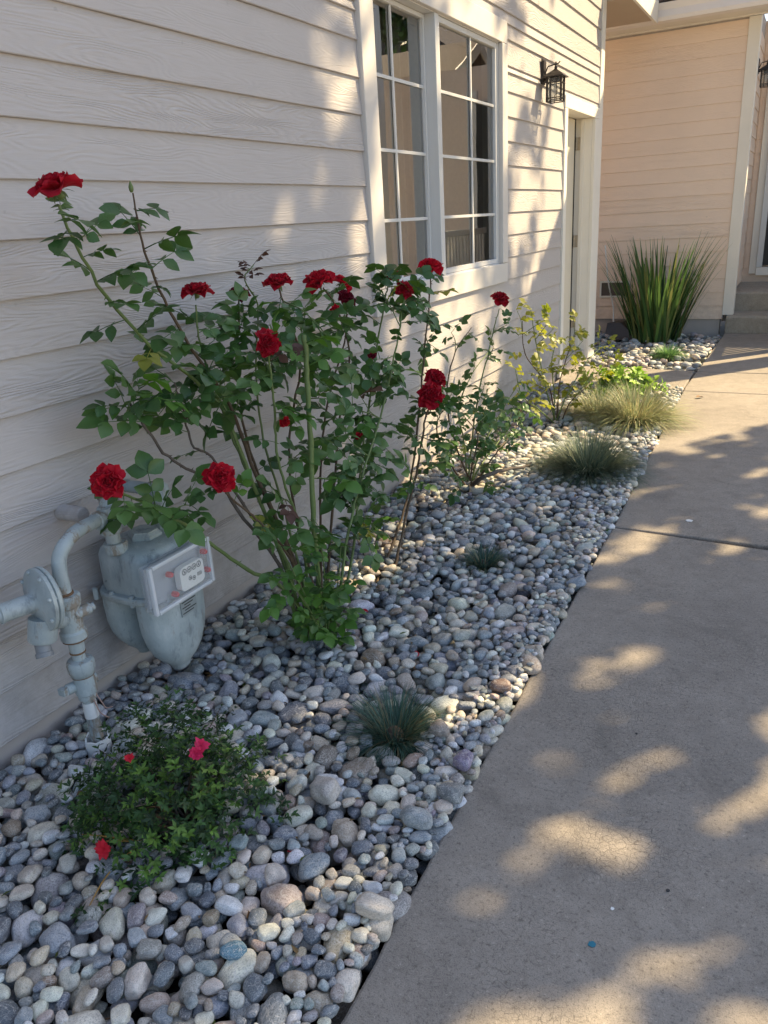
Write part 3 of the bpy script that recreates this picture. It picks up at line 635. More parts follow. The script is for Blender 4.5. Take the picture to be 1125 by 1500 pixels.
b = MB().tube(spline([(RX + .022, RY + .01, .20), (RX + .034, RY + .015, .17), (RX + .04, RY + .02, .15), (RX + .055, RY + .03, .152)], 10), .0018, 6); b.tube(spline([(RX + .02, RY, .19), (RX + .03, RY + .006, .14), (RX + .045, RY + .02, .118)], 8), .0018, 6)
b.build('tracer_wire', m_plain('wire_copper', (.4, .25, .2), .5), gm, smooth=True)

# ------------------------------------------------------------------ river pebbles
def ico(sub):
    bm = bmesh.new(); bmesh.ops.create_icosphere(bm, subdivisions=sub, radius=1.0); v = np.array([tuple(x.co) for x in bm.verts]); f = np.array([[q.index for q in x.verts] for x in bm.faces]); bm.free(); return v, f
def stone_shape(v, seed):
    r = random.Random(seed); o = Vector((r.uniform(0, 90), r.uniform(0, 90), r.uniform(0, 90))); out = np.empty_like(v)
    amp = r.uniform(.12, .34); p = r.uniform(2.0, 2.9); eg = r.uniform(-.22, .22)
    for i, q in enumerate(v):
        q = np.sign(q) * np.abs(q) ** (2.0 / p); q = q / max(1e-6, (np.abs(q) ** p).sum() ** (1 / p)) if p > 2.3 else v[i]
        k = 1 + amp * noise.noise(Vector(v[i]) * .9 + o) + .10 * noise.noise(Vector(v[i]) * 2.2 + o)
        w = np.array(q) * k; w[1] *= 1 + eg * w[0]; w[2] *= 1 + .5 * eg * w[0]; out[i] = w
    m = (out.max(0) + out.min(0)) / 2; out -= m; out /= np.abs(out).max(0); return out
NV = 14
V2, F2 = ico(2); V3, F3 = ico(3); V4, F4 = ico(4)
SH2 = [stone_shape(V2, 100 + i) for i in range(NV)]; SH3 = [stone_shape(V3, 100 + i) for i in range(NV)]; SH4 = [stone_shape(V4, 100 + i) for i in range(NV)]
GX0, GY0, RES = -.9, -.45, .005
NX, NY = int(2.25 / RES), int(10.4 / RES)
H = np.full((NY, NX), -.085, np.float32); OWN = np.full((NY, NX), -1, np.int32)
PAL = [((.18, .21, .235), 19), ((.095, .115, .14), 12), ((.27, .30, .315), 13), ((.60, .54, .44), 25), ((.74, .71, .63), 13), ((.42, .35, .26), 14), ((.085, .095, .105), 7), ((.23, .26, .235), 6), ((.31, .235, .21), 4), ((.30, .29, .27), 8), ((.24, .21, .24), 2), ((.22, .15, .10), 2)]
PC = np.minimum(np.array([c for c, _ in PAL]) * 1.36, .82); PW = np.array([w for _, w in PAL], float); PW /= PW.sum()
stones = []
def try_place(x, y, a, bb, c, rz):
    R_ = a; i0 = int((x - R_ - GX0) / RES); i1 = int((x + R_ - GX0) / RES) + 1; j0 = int((y - R_ - GY0) / RES); j1 = int((y + R_ - GY0) / RES) + 1
    if i0 < 0 or j0 < 0 or i1 > NX or j1 > NY: return None
    xs = GX0 + (np.arange(i0, i1) + .5) * RES - x; ys = GY0 + (np.arange(j0, j1) + .5) * RES - y
    ca, sa = math.cos(rz), math.sin(rz); U = (xs[None, :] * ca + ys[:, None] * sa) / a; V = (-xs[None, :] * sa + ys[:, None] * ca) / bb
    q = 1 - U * U - V * V; m = q > 0.03
    prof = np.sqrt(np.clip(q, 0, 1)) * c
    h = H[j0:j1, i0:i1]; z = np.where(m, h + prof, -9).max()
    return z, i0, i1, j0, j1, m, prof
def drop(x, y, a, bb, c, rz, cand=1, sink=.25, spread=.03, col=None, force=False):
    best = None
    for k in range(cand):
        xx, yy = (x, y) if k == 0 else (x + random.gauss(0, spread), y + random.gauss(0, spread)); r = rz if k < 2 else random.uniform(0, math.pi)
        if not force and not inbed(xx, yy, bb): continue
        t = try_place(xx, yy, a, bb, c, r)
        if t and (best is None or t[0] < best[0][0]): best = (t, xx, yy, r)
    if best is None: return
    (z, i0, i1, j0, j1, m, prof), xx, yy, r = best
    z -= c * sink
    if z + c > .045 and not force: return
    n = len(stones); top = np.where(m, z + prof, -9); sub = H[j0:j1, i0:i1]; own = OWN[j0:j1, i0:i1]
    w = top > sub; sub[w] = top[w]; own[w] = n
    ci = int(RNG.choice(len(PAL), p=PW)) if col is None else -1
    base = PC[ci] if col is None else np.array(col)
    tint = np.clip(base * RNG.uniform(.78, 1.22) * (1 + RNG.normal(0, .035, 3)), .02, .85)
    stones.append([xx, yy, z, a, bb, c, r, RNG.normal(0, .16), RNG.normal(0, .16), int(RNG.integers(NV)), tint, int(m.sum())])
EXCL = [(.967, 1.64, .075), (.80, 2.83, .07), (.915, 4.2, .14), (.93, 5.35, .18), (.62, 1.1, .09), (.455, 2.05, .06), (.2, 1.24, .04)]
def inbed(x, y, r):
    if any((x - a) ** 2 + (y - b_) ** 2 < (q + r) ** 2 for a, b_, q in EXCL): return False
    if 7.46 < y < 9.72: return (x > .01 + r if y < 8.18 else x > -.85) and x < 1.12 - r * .5 and y > 7.46 + r * .5 and y < 9.73 - r
    if 6.58 < y <= 7.46: return False
    if y > 6.56: return False
    return .0 + r * .8 < x < xedge(y) - r * .4
def size(f=1.0):
    a = min(.050, max(.013, random.lognormvariate(math.log(.0248), .36))) * f; return a, a * random.uniform(.62, .92), a * random.uniform(.42, .68)
# named stones first, as the photograph shows them
special = [((733, 1020), (.042, .034, .024), (.17, .07, .045), 'reddish brown stone at the path edge'), ((680, 1130), (.042, .032, .026), (.20, .16, .26), 'purple banded stone at the path edge'), ((675, 943), (.052, .036, .024), (.33, .40, .36), 'smooth pale green oval stone'),
           ((480, 1175), (.058, .046, .036), (.50, .46, .38), 'large broken cream stone'), ((345, 1410), (.036, .026, .02), (.01, .17, .27), 'bright blue painted stone'), ((645, 1085), (.04, .035, .03), (.36, .27, .23), None), ((612, 1218), (.052, .038, .03), (.28, .33, .33), None), ((478, 1118), (.050, .036, .028), (.20, .16, .11), None), ((660, 1178), (.044, .032, .026), (.24, .27, .29), None), ((550, 1350), (.052, .036, .028), (.68, .6, .5), None)]
yv = -.3
dens = []
def fill(ya, yb, xa, xb, n, f=1.0, cand=4):
    for _ in range(n):
        a, bb, c = size(f); drop(random.uniform(xa, xb), random.uniform(ya, yb), a, bb, c, random.uniform(0, math.pi), cand)
fill(.1, 1.9, 0, 1.3, 3900, 1.16); fill(1.9, 4.4, 0, 1.3, 5900, 1.05); fill(-.4, .1, 0, 1.3, 900); fill(.1, 1.7, 0, 1.3, 800, 1.1); fill(4.2, 6.6, 0, 1.2, 3900, 1.0); fill(7.4, 9.75, -.85, 1.12, 2800, 1.05)
for _ in range(3200):
    a, bb, c = size(.75); y_ = random.uniform(.3, 6.4) if _ < 1500 else random.uniform(.3, 2.6); drop(xedge(y_) - random.uniform(.005, .12), y_, a, bb, c, random.uniform(0, 3.1), 6, .25, .02)
SPEC = {}
for px, dim, colr, lab in special:
    q = atz(px[0], px[1], .01); n0 = len(stones)
    drop(q.x, q.y, *(k_ * .8 for k_ in dim), random.uniform(0, math.pi), 1, .55, .0, colr, True)
    if len(stones) > n0: SPEC[n0] = lab
fill(.1, 4.4, 0, 1.3, 1500, .85, 8); fill(.1, 1.7, 0, 1.3, 900, .95, 10)
cnt = np.bincount(OWN[OWN >= 0].ravel(), minlength=len(stones))
vis = [(i, cnt[i] / max(1, s_[11])) for i, s_ in enumerate(stones)]
score = []
for i, fr in vis:
    s_ = stones[i]; d = np.array([s_[0], s_[1], s_[2]]) - CAM; dep = d @ FWD; px = 562.5 + FPX * (d @ RIGHT) / max(.1, dep); py = 750 + FPX * (d @ DOWN) / max(.1, dep)
    inside = -20 < px < 1145 and -20 < py < 1520
    score.append((s_[3] * s_[4] * FPX ** 2 / dep ** 2 * min(1, fr + .1)) if inside and fr > .35 else 0)
order = sorted(range(len(stones)), key=lambda i: -score[i]); keep = set(order[:300 - len(SPEC)]) | set(SPEC)
keep = set(sorted(keep, key=lambda i: -score[i] - (1e9 if i in SPEC else 0))[:300])
bed = tag(MB().box(.0, 1.10, -2.0, 6.5, -.12, -.085).box(-.9, 1.10, 7.5, 9.72, -.12, -.085).build('stone_bed', MSOIL), kind='structure')
base_mesh = []
for i in range(NV):
    me = bpy.data.meshes.new('pebble'); me.from_pydata(SH4[i].tolist(), [], F4.tolist()); me.polygons.foreach_set('use_smooth', [True] * len(me.polygons)); me.materials.append(MSTO); base_mesh.append(me)
vs, fs, cs = [], [], []; nb = 0
for i, s_ in enumerate(stones):
    x, y, z, a, bb, c, rz, tx, ty, sh, tint, area = s_
    Rm = Matrix.Rotation(rz, 3, 'Z') @ Matrix.Rotation(tx, 3, 'X') @ Matrix.Rotation(ty, 3, 'Y')
    if i in keep:
        o = link('pebble', base_mesh[sh], None, bed, (x, y, z)); o.rotation_euler = Rm.to_euler(); o.scale = (a, bb, c); o.color = (*tint, 1)
        if SPEC.get(i): tag(o, SPEC[i])
        continue
    if vis[i][1] < .02: continue
    near = y < 2.5
    v0, f0 = (SH3[sh], F3) if near else (SH2[sh], F2)
    w = (v0 * np.array([a, bb, c])) @ np.array(Rm).T + np.array([x, y, z])
    vs.append(w); fs.append(f0 + nb); nb += len(w); cs.append(np.repeat(np.append(tint, 1.0)[None], len(w), 0))
def np_mesh(name, v, f, mat, col=None, smooth=True):
    me = bpy.data.meshes.new(name); k = f.shape[1]
    me.vertices.add(len(v)); me.vertices.foreach_set('co', v.astype(np.float32).ravel()); me.loops.add(f.size); me.loops.foreach_set('vertex_index', f.astype(np.int32).ravel())
    me.polygons.add(len(f)); me.polygons.foreach_set('loop_start', np.arange(0, f.size, k, dtype=np.int32)); me.polygons.foreach_set('use_smooth', np.full(len(f), smooth))
    if col is not None:
        at = me.color_attributes.new('tint', 'FLOAT_COLOR', 'POINT'); at.data.foreach_set('color', col.astype(np.float32).ravel())
    me.materials.append(mat); me.update(calc_edges=True); me.validate(); return me
me = np_mesh('pebbles', np.concatenate(vs), np.concatenate(fs), MSTA, np.concatenate(cs))
tag(link('pebbles', me, None, bed), kind='stuff')
print('stones', len(stones), 'bulk tris', sum(len(f) for f in fs))
def bed_z(x, y):
    i = int((x - GX0) / RES); j = int((y - GY0) / RES); return float(np.clip(H[max(0, j - 4):j + 5, max(0, i - 4):i + 5].mean(), -.08, .02))

# ------------------------------------------------------------------ rose parts
def leaflet(b, base, d, nrm, L, Wd, curl, fold):
    d = Vector(d).normalized(); nrm = Vector(nrm); side = nrm.cross(d).normalized(); up = d.cross(side); rows = []
    for t, w in ((0, .06), (.18, .62), (.42, 1.0), (.68, .80), (.88, .36), (1.0, .03)):
        p = base + d * (L * t) - up * (curl * L * t * t)
        hw = Wd * .5 * w; e = up * (fold * hw)
        rows.append([p - side * hw + e, p, p + side * hw + e])
    b.grid(rows)
def leaf_mesh(seed, k=1.0):
    r = random.Random(seed); b = MB(); L = .078 * k; n = r.choice((5, 5, 5, 7)); pts = [Vector((t * L, 0, -.12 * L * t * t)) for t in (0, .33, .66, 1)]
    b.tube(pts, [.0014, .0012, .001, .0008], 4)
    leaflet(b, pts[3], (1, r.uniform(-.15, .15), -.25), (0, r.uniform(-.3, .3), 1), .050 * k * r.uniform(.9, 1.15), .040 * k, r.uniform(.05, .3), r.uniform(.12, .45))
    for i in range((n - 1) // 2):
        t = (.92, .45, .18)[i]; p = pts[0].lerp(pts[3], t)
        for s_ in (-1, 1): leaflet(b, p, (r.uniform(.25, .6), s_, r.uniform(-.4, .1)), (r.uniform(-.25, .25), r.uniform(-.25, .25), 1), .043 * k * (1, .86, .7)[i] * r.uniform(.88, 1.12), .035 * k * (1, .86, .75)[i], r.uniform(.05, .35), r.uniform(.12, .45))
    return b
LEAVES = {}
for key, mat, n in (('g', MLEAF, 8), ('y', MLEAFY, 4), ('r', MLEAFR, 3), ('s', MLEAFS, 5)):
    LEAVES[key] = [leaf_mesh(500 + i, .9 if key != 's' else .8).mesh('leaf', mat, smooth=True, fix=False) for i in range(n)]
def put_leaf(parent, p, d, up, key='g', sc=1.0):
    d = Vector(d).normalized(); up = Vector(up); s_ = up.cross(d)
    if s_.length < 1e-3: s_ = Vector((1, 0, 0)).cross(d)
    s_.normalize(); u = d.cross(s_)
    R3 = Matrix((d, s_, u)).transposed()
    o = link('leaf', random.choice(LEAVES[key]), None, parent, Vector(p) - world_loc(parent)); o.rotation_euler = R3.to_euler(); o.scale = (sc, sc, sc); return o
def bloom_mesh(seed):
    r = random.Random(seed); b = MB()
    def petal(az, r0, tilt, L, Wd, curl, tip):
        rows = []; n = 6
        d0 = Vector((math.cos(az), math.sin(az), 0)); sd_ = Vector((-math.sin(az), math.cos(az), 0)); p = d0 * r0 * .35; ang = tilt
        p = Vector(p); seg = L / n
        for i in range(n + 1):
            t = i / n; w = Wd * (math.sin(math.pi * min(1, (.12 + .62 * t))) ** .7) * (1 if t < .85 else 1 - (t - .85) * (1.2 if not tip else 3.6))
            row = []
            for j in range(7):
                s_ = (j - 3) / 3; cup = .34 * Wd * s_ * s_ * (1 - .5 * t)
                nrm = Vector((0, 0, 1)) * math.cos(ang) * 0 + (-d0 * math.sin(ang) + Vector((0, 0, 1)) * math.cos(ang))
                ruf = .0035 * math.sin(s_ * 5 + seed + az * 7) * t
                row.append(p + sd_ * (w * .5 * s_) + nrm * (cup + ruf) - (d0 * math.cos(ang) + Vector((0, 0, 1)) * math.sin(ang)) * (abs(s_) ** 2.2 * seg * (.8 + (1.4 if tip else 0)) * t))
            rows.append(row)
            p = p + (d0 * math.cos(ang) + Vector((0, 0, 1)) * math.sin(ang)) * seg; ang -= curl * seg / L * (1 + 1.6 * t * t)
        b.grid(rows)
    GA = 2.39996; N = 30
    for i in range(N):
        t = i / (N - 1); az = i * GA + r.uniform(-.2, .2)
        petal(az, .004 + .022 * t, 1.52 - 1.35 * t ** 1.15 + r.uniform(-.10, .10), .030 + .020 * t + r.uniform(-.003, .003), .024 + .026 * t, -.35 + 1.25 * t + r.uniform(-.15, .15), r.random() < .4 + .4 * t)
    return b
def calyx_mesh(seed):
    r = random.Random(seed); b = MB(); b.lathe((0, 0, -.018), (0, 0, 1), [(.004, 0), (.008, .004), (.009, .012), (.007, .02), (.002, .022)], 10)
    for k in range(5): 
        a = k * 1.256 + r.uniform(-.2, .2); d = Vector((math.cos(a), math.sin(a), r.uniform(-.9, -.1))); leaflet(b, Vector((math.cos(a) * .006, math.sin(a) * .006, .0)), d, (0, 0, 1), .028, .008, .3, .2)
    return b
BLO = [bloom_mesh(i).mesh('rose_bloom', MPET, smooth=True, fix=False) for i in range(4)]; BLOD = [bloom_mesh(10 + i).mesh('rose_bloom', MPETD, smooth=True, fix=False) for i in range(2)]
CAL = [calyx_mesh(i).mesh('calyx', MCANE, smooth=True, fix=False) for i in range(3)]
def put_bloom(parent, p, up, sc=1.0, dark=False, lab=None):
    q = Vector(up).to_track_quat('Z', 'Y') @ Matrix.Rotation(random.uniform(0, 6), 3, 'Z').to_quaternion()
    o = link('rose_bloom', random.choice(BLOD if dark else BLO), None, parent, Vector(p) - world_loc(parent)); o.rotation_euler = q.to_euler(); o.scale = (sc,) * 3
    if lab: tag(o, lab)
    link('calyx', random.choice(CAL), None, o); return o
def cane(parent, pts, r0, r1, mat=MCANE, thorns=14, n=30, name='cane', seed=0):
    P = spline(pts, n); rr = random.Random(seed + int(r0 * 1e5)); b = MB()
    P = [p + Vector((rr.uniform(-1, 1), rr.uniform(-1, 1), rr.uniform(-1, 1))) * min(.003, r0 * .4) for p in P]
    rad = [(r0 + (r1 - r0) * i / n) * (1 + .10 * (i % 5 == 0)) for i in range(n + 1)]
    b.tube(P, rad, 8)
    for _ in range(thorns):
        i = rr.randint(1, n - 2); d = (P[i + 1] - P[i]).normalized(); _, u, v = frame_of(d); a = rr.uniform(0, 6.28); o_ = u * math.cos(a) + v * math.sin(a)
        b.lathe(P[i] + o_ * rad[i] * .8, o_ - d * .35, [(.0026, 0), (.0012, .004), (.0002, .009)], 5)
    b.build(name, mat, parent, smooth=50); return P
def leaves_along(parent, P, t0, t1, n, key='g', sc=1.0, up=(0.3, 0, 1), skip=None):
    for i in range(n):
        t = t0 + (t1 - t0) * (i + random.uniform(-.3, .3)) / max(1, n - 1); f = min(max(t, 0), .999) * (len(P) - 1); k = int(f); p = P[k].lerp(P[k + 1], f - k)
        d = (P[k + 1] - P[k]).normalized(); _, u, v = frame_of(d); a = i * 2.4 + random.uniform(-.5, .5)
        o_ = (u * math.cos(a) + v * math.sin(a)) + d * random.uniform(.1, .6) + Vector((.25, 0, .05)); put_leaf(parent, p, o_, Vector(up) + Vector((random.uniform(-.5, .5), random.uniform(-.5, .5), 0)), key if random.random() > .05 or key != 'g' else random.choice('yyrs'), 1.22 * sc * random.uniform(.7, 1.25))

# ------------------------------------------------------------------ the big rose bush by the meter
RB = Vector((.455, 2.05, -.03)); rb = thing('rose_bush', 'big rose bush with many dark red blooms against the wall by the meter', 'rose bush', RB)
A = lambda px, py, x: atx(px, py, x)
canes = {}
def mk(key, spec, r0, r1, mat=MCANE, base=(0, 0), th=16, s_=0):
    pts = [RB + Vector((base[0], base[1], -.02))] + [A(*q) for q in spec]; canes[key] = cane(rb, pts, r0, r1, mat, th, 34, seed=s_); return canes[key]
mk('topleft', [(425, 845, .40), (375, 720, .34), (332, 612, .30), (288, 560, .27), (218, 505, .25), (150, 425, .25), (108, 350, .26), (86, 300, .27)], .0075, .0035, MCANE, (-.05, -.02))
mk('bud', [(420, 800, .38), (372, 690, .32), (335, 590, .28), (280, 510, .25), (246, 450, .24), (218, 385, .24), (204, 335, .24), (194, 282, .24)], .0075, .0022, MCANEB, (-.04, .03), 18, 1)
mk('lowleft', [(420, 868, .42), (365, 835, .38), (310, 798, .34), (265, 765, .32), (215, 738, .30), (180, 722, .30), (163, 712, .31)], .008, .003, MCANE, (-.05, -.05), 18, 2)
mk('dark1', [(410, 830, .38), (350, 750, .3), (318, 700, .26), (285, 692, .25), (245, 668, .24), (215, 628, .24), (190, 590, .23)], .0065, .0035, MWOOD, (-.04, .0), 12, 3)
mk('dark2', [(395, 800, .36), (345, 722, .3), (310, 670, .28), (282, 652, .28), (268, 600, .27), (255, 560, .27)], .0055, .0025, MWOOD, (-.03, .02), 12, 4)
mk('lowbloom', [(430, 830, .44), (385, 770, .42), (345, 735, .42), (322, 712, .42)], .005, .003, MCANEB, (-.02, -.03), 8, 5)
mk('thick', [(466, 850, .50), (459, 760, .50), (455, 640, .50), (449, 540, .50), (445, 490, .50)], .0095, .008, MCANE, (.01, -.01), 10, 6)
mk('r1', [(568, 860, .46), (592, 770, .44), (610, 690, .43), (622, 620, .44), (631, 590, .45)], .0075, .004, MCANEB, (.03, .09), 26, 7)
mk('r2', [(548, 860, .42), (585, 770, .38), (604, 690, .36), (618, 560, .34), (628, 450, .34), (631, 402, .35)], .0075, .003, MCANEB, (.02, .07), 24, 8)
mk('m1', [(510, 850, .4), (522, 760, .36), (532, 660, .34), (548, 540, .34), (562, 450, .34), (568, 415, .35)], .0065, .003, MCANE, (.0, .04), 16, 9)
mk('m2', [(480, 840, .38), (488, 730, .32), (498, 610, .30), (512, 520, .30), (492, 450, .30), (474, 422, .3)], .006, .003, MCANEB, (-.01, .03), 16, 10)
mk('m3', [(455, 840, .36), (430, 740, .3), (424, 640, .28), (440, 530, .28), (420, 460, .29), (409, 424, .30)], .006, .003, MCANEB, (-.02, .02), 16, 11)
mk('m4', [(435, 830, .34), (388, 720, .27), (358, 630, .24), (348, 530, .23), (350, 470, .23), (350, 440, .23)], .006, .0028, MCANEB, (-.03, .03), 16, 12)
mk('m5', [(500, 850, .52), (512, 770, .52), (530, 700, .52), (560, 600, .50), (582, 500, .46), (592, 436, .44)], .006, .003, MCANE, (.04, .02), 14, 13)
mk('m6', [(470, 800, .3), (470, 690, .24), (480, 590, .2), (505, 500, .2), (508, 445, .22)], .0055, .003, MCANEB, (-.03, .05), 10, 14)
mk('m7', [(440, 780, .44), (408, 680, .42), (402, 600, .42), (396, 540, .43), (391, 512, .44)], .005, .003, MCANE, (-.01, -.02), 10, 15)
mk('m8', [(420, 760, .30), (385, 640, .23), (375, 540, .20), (378, 450, .2), (358, 410, .2), (372, 388, .2)], .005, .0018, MCANE, (-.03, .03), 10, 16)
mk('m9', [(390, 760, .33), (340, 640, .26), (312, 560, .24), (292, 500, .24), (287, 446, .25)], .005, .0025, MCANE, (-.04, .01), 10, 17)
b_up = Vector((.35, -.35, .9))
BL = [((85, 279), .27, 1.02, (-.1, -.25, 1), 0), ((288, 429), .25, .80, (.1, -.2, 1), 0), ((350, 432), .23, .62, (.3, -.3, .8), 1), ((409, 416), .30, .86, (.2, -.2, 1), 0), ((467, 414), .31, 1.0, (.1, -.4, .8), 0), ((500, 416), .27, .72, (.5, .1, .7), 0), ((506, 438), .24, .75, (.5, -.2, .6), 1), ((391, 503), .44, .72, (.9, -.6, .4), 0),
      ((570, 406), .35, .78, (.2, -.2, 1), 0), ((592, 426), .44, .72, (.7, -.3, .6), 0), ((631, 393), .35, 1.04, (.3, -.3, .9), 0), ((629, 580), .46, 1.12, (.9, -.8, .5), 0), ((637, 556), .44, .95, (.7, -.3, .8), 0), ((321, 699), .42, .82, (.8, -.8, .5), 0), ((160, 706), .31, .82, (.6, -.8, .45), 0)]
for (px, py), x, sc, up, dk in BL: put_bloom(rb, A(px, py, x), up, sc * 1.13, bool(dk), 'withered dark purple bloom' if dk else None)
for (px, py), x in (((545, 520), .42), ((594, 521), .40), ((526, 638), .48), ((416, 618), .45), ((490, 452), .34)):
    o = put_bloom(rb, A(px, py, x), (.4, -.3, -.3), .38, px in (545,))
bud = MB().lathe(A(193, 282, .24), (0, 0, 1), [(.003, 0), (.006, .006), (.0065, .014), (.003, .024), (.0005, .03)], 8).build('rose_bud', MCANE, rb, smooth=True)
for k, t0, t1, n, key in (('topleft', .42, .97, 17, 'g'), ('bud', .4, .93, 14, 'g'), ('lowleft', .58, .86, 7, 'g'), ('dark1', .86, 1, 4, 'g'), ('dark2', .6, 1, 4, 'g'), ('lowbloom', .4, .95, 4, 'g'), ('thick', .8, .95, 3, 'y'), ('r1', .62, .97, 7, 'g'), ('r2', .5, .95, 9, 'g'), ('m1', .35, .95, 11, 'g'), ('m2', .4, .95, 8, 'g'), ('m3', .45, .95, 7, 'g'), ('m4', .4, .95, 8, 'g'), ('m5', .35, .95, 10, 'g'), ('m6', .45, .95, 6, 'g'), ('m7', .4, .95, 7, 'g'), ('m9', .5, .92, 7, 'g')):
    leaves_along(rb, canes[k], t0, t1, n, key)
for i in range(7):
    P = canes['m8']; p = P[-1 - i]; put_leaf(rb, p, (random.uniform(-1, 1), random.uniform(-1, 1), .4), (.3, 0, 1), 'r', random.uniform(.45, .7))
def cluster(px, py, x, r, n, key='g', sc=1.0, sx=1.0, thing_=None, cs=None):
    th = thing_ or rb; c = A(px, py, x); best = None
    for P in (cs or list(canes.values())):
        for q in P:
            d = (q - c).length
            if best is None or d < best[0]: best = (d, q)
    for i in range(max(1, n // 4)):
        e = c + Vector((random.gauss(0, r * .5), random.gauss(0, r * .6), random.gauss(0, r * .5))); pts = [best[1], best[1].lerp(e, .5) + Vector((0, 0, random.uniform(-.02, .03))), e]; P = cane(th, pts, .0024, .0013, MCANE if key != 's' else MCANEB, 2, 8, 'twig', i)
        m = n // max(1, n // 4)
        leaves_along(th, P, .3, 1.0, m, key, sc)
for args in [(345, 480, .26, .07, 4), (375, 470, .3, .09, 6), (420, 470, .36, .10, 8), (460, 460, .36, .09, 7), (430, 520, .40, .09, 6), (380, 540, .36, .09, 6), (330, 540, .32, .09, 5), (300, 580, .3, .08, 5), (200, 570, .24, .07, 6), (235, 590, .26, .07, 5), (185, 595, .25, .05, 3),
             (520, 480, .36, .09, 6), (560, 470, .40, .09, 6), (600, 470, .42, .09, 6), (545, 600, .50, .08, 5), (560, 560, .42, .08, 4), (590, 560, .40, .08, 5), (520, 640, .50, .07, 4), (630, 640, .48, .06, 4), (600, 640, .42, .06, 3), (520, 720, .50, .06, 4), (550, 760, .46, .06, 4), (610, 430, .4, .07, 4), (650, 500, .40, .07, 4), (580, 410, .40, .06, 4), (350, 600, .28, .08, 4), (445, 600, .34, .08, 3), (270, 740, .34, .05, 4), (250, 755, .34, .04, 3), (640, 590, .36, .06, 3), (480, 540, .36, .07, 5), (560, 510, .46, .07, 4), (500, 690, .48, .06, 4), (540, 690, .48, .06, 4), (470, 700, .46, .06, 3), (430, 740, .44, .06, 4), (400, 780, .42, .05, 3), (520, 790, .48, .05, 4), (575, 720, .44, .05, 3), (440, 660, .42, .06, 3), (410, 590, .40, .07, 4), (480, 640, .46, .06, 4), (510, 580, .44, .07, 4), (560, 640, .46, .06, 4), (450, 560, .44, .06, 4), (590, 690, .44, .05, 3), (500, 750, .5, .05, 4), (460, 760, .5, .05, 3), (410, 540, .42, .06, 4)]: cluster(*args)
# bright young shoots at the foot
for i, (px, py, x) in enumerate([(455, 800, .56), (470, 790, .55), (425, 850, .55), (480, 850, .56), (440, 870, .57), (470, 880, .56), (410, 800, .52), (500, 800, .52), (395, 840, .5), (455, 900, .58)]):
    P = cane(rb, [RB + Vector((.03, -.02, 0)), RB.lerp(A(px, py, x), .5) + Vector((.02, 0, .0)), A(px, py, x)], .0035, .0015, MCANE, 3, 14, 'shoot', i)
    leaves_along(rb, P, .3, 1.0, 5, 'y' if i % 3 else 'g', .8)
for i in range(5):
    a = i * 1.3; cane(rb, [RB + Vector((math.cos(a) * .02, math.sin(a) * .03, -.03)), RB + Vector((math.cos(a) * .05, math.sin(a) * .06, .05)), RB + Vector((math.cos(a) * .07, math.sin(a) * .1, .11 + .02 * i))], .016, .009, MWOOD, 0, 8, 'stump', i)

def cap_leaves(t, limit=296):
    L = [c for c in t.children if c.name.startswith('leaf')]
    if len(L) <= limit: return
    def px_(o): d = np.array(world_loc(o)) - CAM; return -o.scale[0] / max(.1, d @ FWD)
    rest = sorted(L, key=px_)[limit:]; by = {}
    for o in rest: by.setdefault(o.data.materials[0].name, []).append(o)
    for mn, os_ in by.items():
        b = MB(); off = world_loc(t)
        for o in os_:
            Mx = Matrix.LocRotScale(o.location, o.rotation_euler, o.scale); b.add([Mx @ v.co for v in o.data.vertices], [tuple(q.vertices) for q in o.data.polygons])
        tag(link('foliage', b.mesh('foliage', bpy.data.materials[mn], (0, 0, 0), True, False), None, t), kind='stuff')
    for o in rest: bpy.data.objects.remove(o)
cap_leaves(rb)

# ------------------------------------------------------------------ second and third roses further along the wall
def small_rose(base, label, spec, nside, key, sc, blooms=(), seed=3, mats=(MCANE, MCANEB)):
    random.seed(seed); B0 = Vector((base.x, base.y, -.02)); t = thing('rose_bush', label, 'rose bush', B0); cs = []
    for i, pts in enumerate(spec):
        P = cane(t, [B0 + Vector((random.uniform(-.03, .03), random.uniform(-.03, .03), -.02))] + [A(*q) for q in pts], .0055, .0022, mats[i % 2], 8, 22, 'cane', seed + i); cs.append(P)
        leaves_along(t, P, .3, 1.0, nside, key, sc)
        for j in range(3):
            k = random.randint(8, 20); q = P[k]; e = q + Vector((random.uniform(-.05, .14), random.uniform(-.14, .14), random.uniform(.03, .16))); T = cane(t, [q, q.lerp(e, .5) + Vector((.01, 0, .01)), e], .0025, .0014, mats[0], 2, 8, 'twig', j + i)
            leaves_along(t, T, .25, 1.0, 3, key, sc)
    for (px, py, x, s_) in blooms: put_bloom(t, A(px, py, x), (.4, -.4, .8), s_)
    return t, cs
r2b = atz(688, 712); 
r2, r2c = small_rose(r2b, 'smaller rose bush with one tall red bloom beyond the big bush', [[(690, 660, .36), (700, 580, .38), (715, 520, .40), (725, 475, .42), (731, 452, .43)], [(670, 660, .32), (655, 590, .30), (665, 520, .30), (690, 480, .30)], [(700, 670, .42), (725, 620, .46), (760, 560, .5)], [(715, 680, .5), (745, 640, .52), (775, 600, .52)], [(680, 650, .3), (672, 600, .27), (690, 550, .27), (720, 510, .27)], [(660, 680, .38), (640, 630, .4), (648, 600, .4)], [(705, 680, .38), (735, 640, .36), (755, 590, .34)], [(690, 690, .5), (700, 640, .52), (680, 610, .52)]], 4, 'g', .8, [(732, 439, .43, 1.0)], 21)
cane(r2, [Vector((r2b.x, r2b.y, -.01)), A(705, 700, .50), A(740, 688, .56), A(768, 684, .60), A(778, 678, .62)], .014, .005, MWOOD, 0, 14, 'cane', 9)
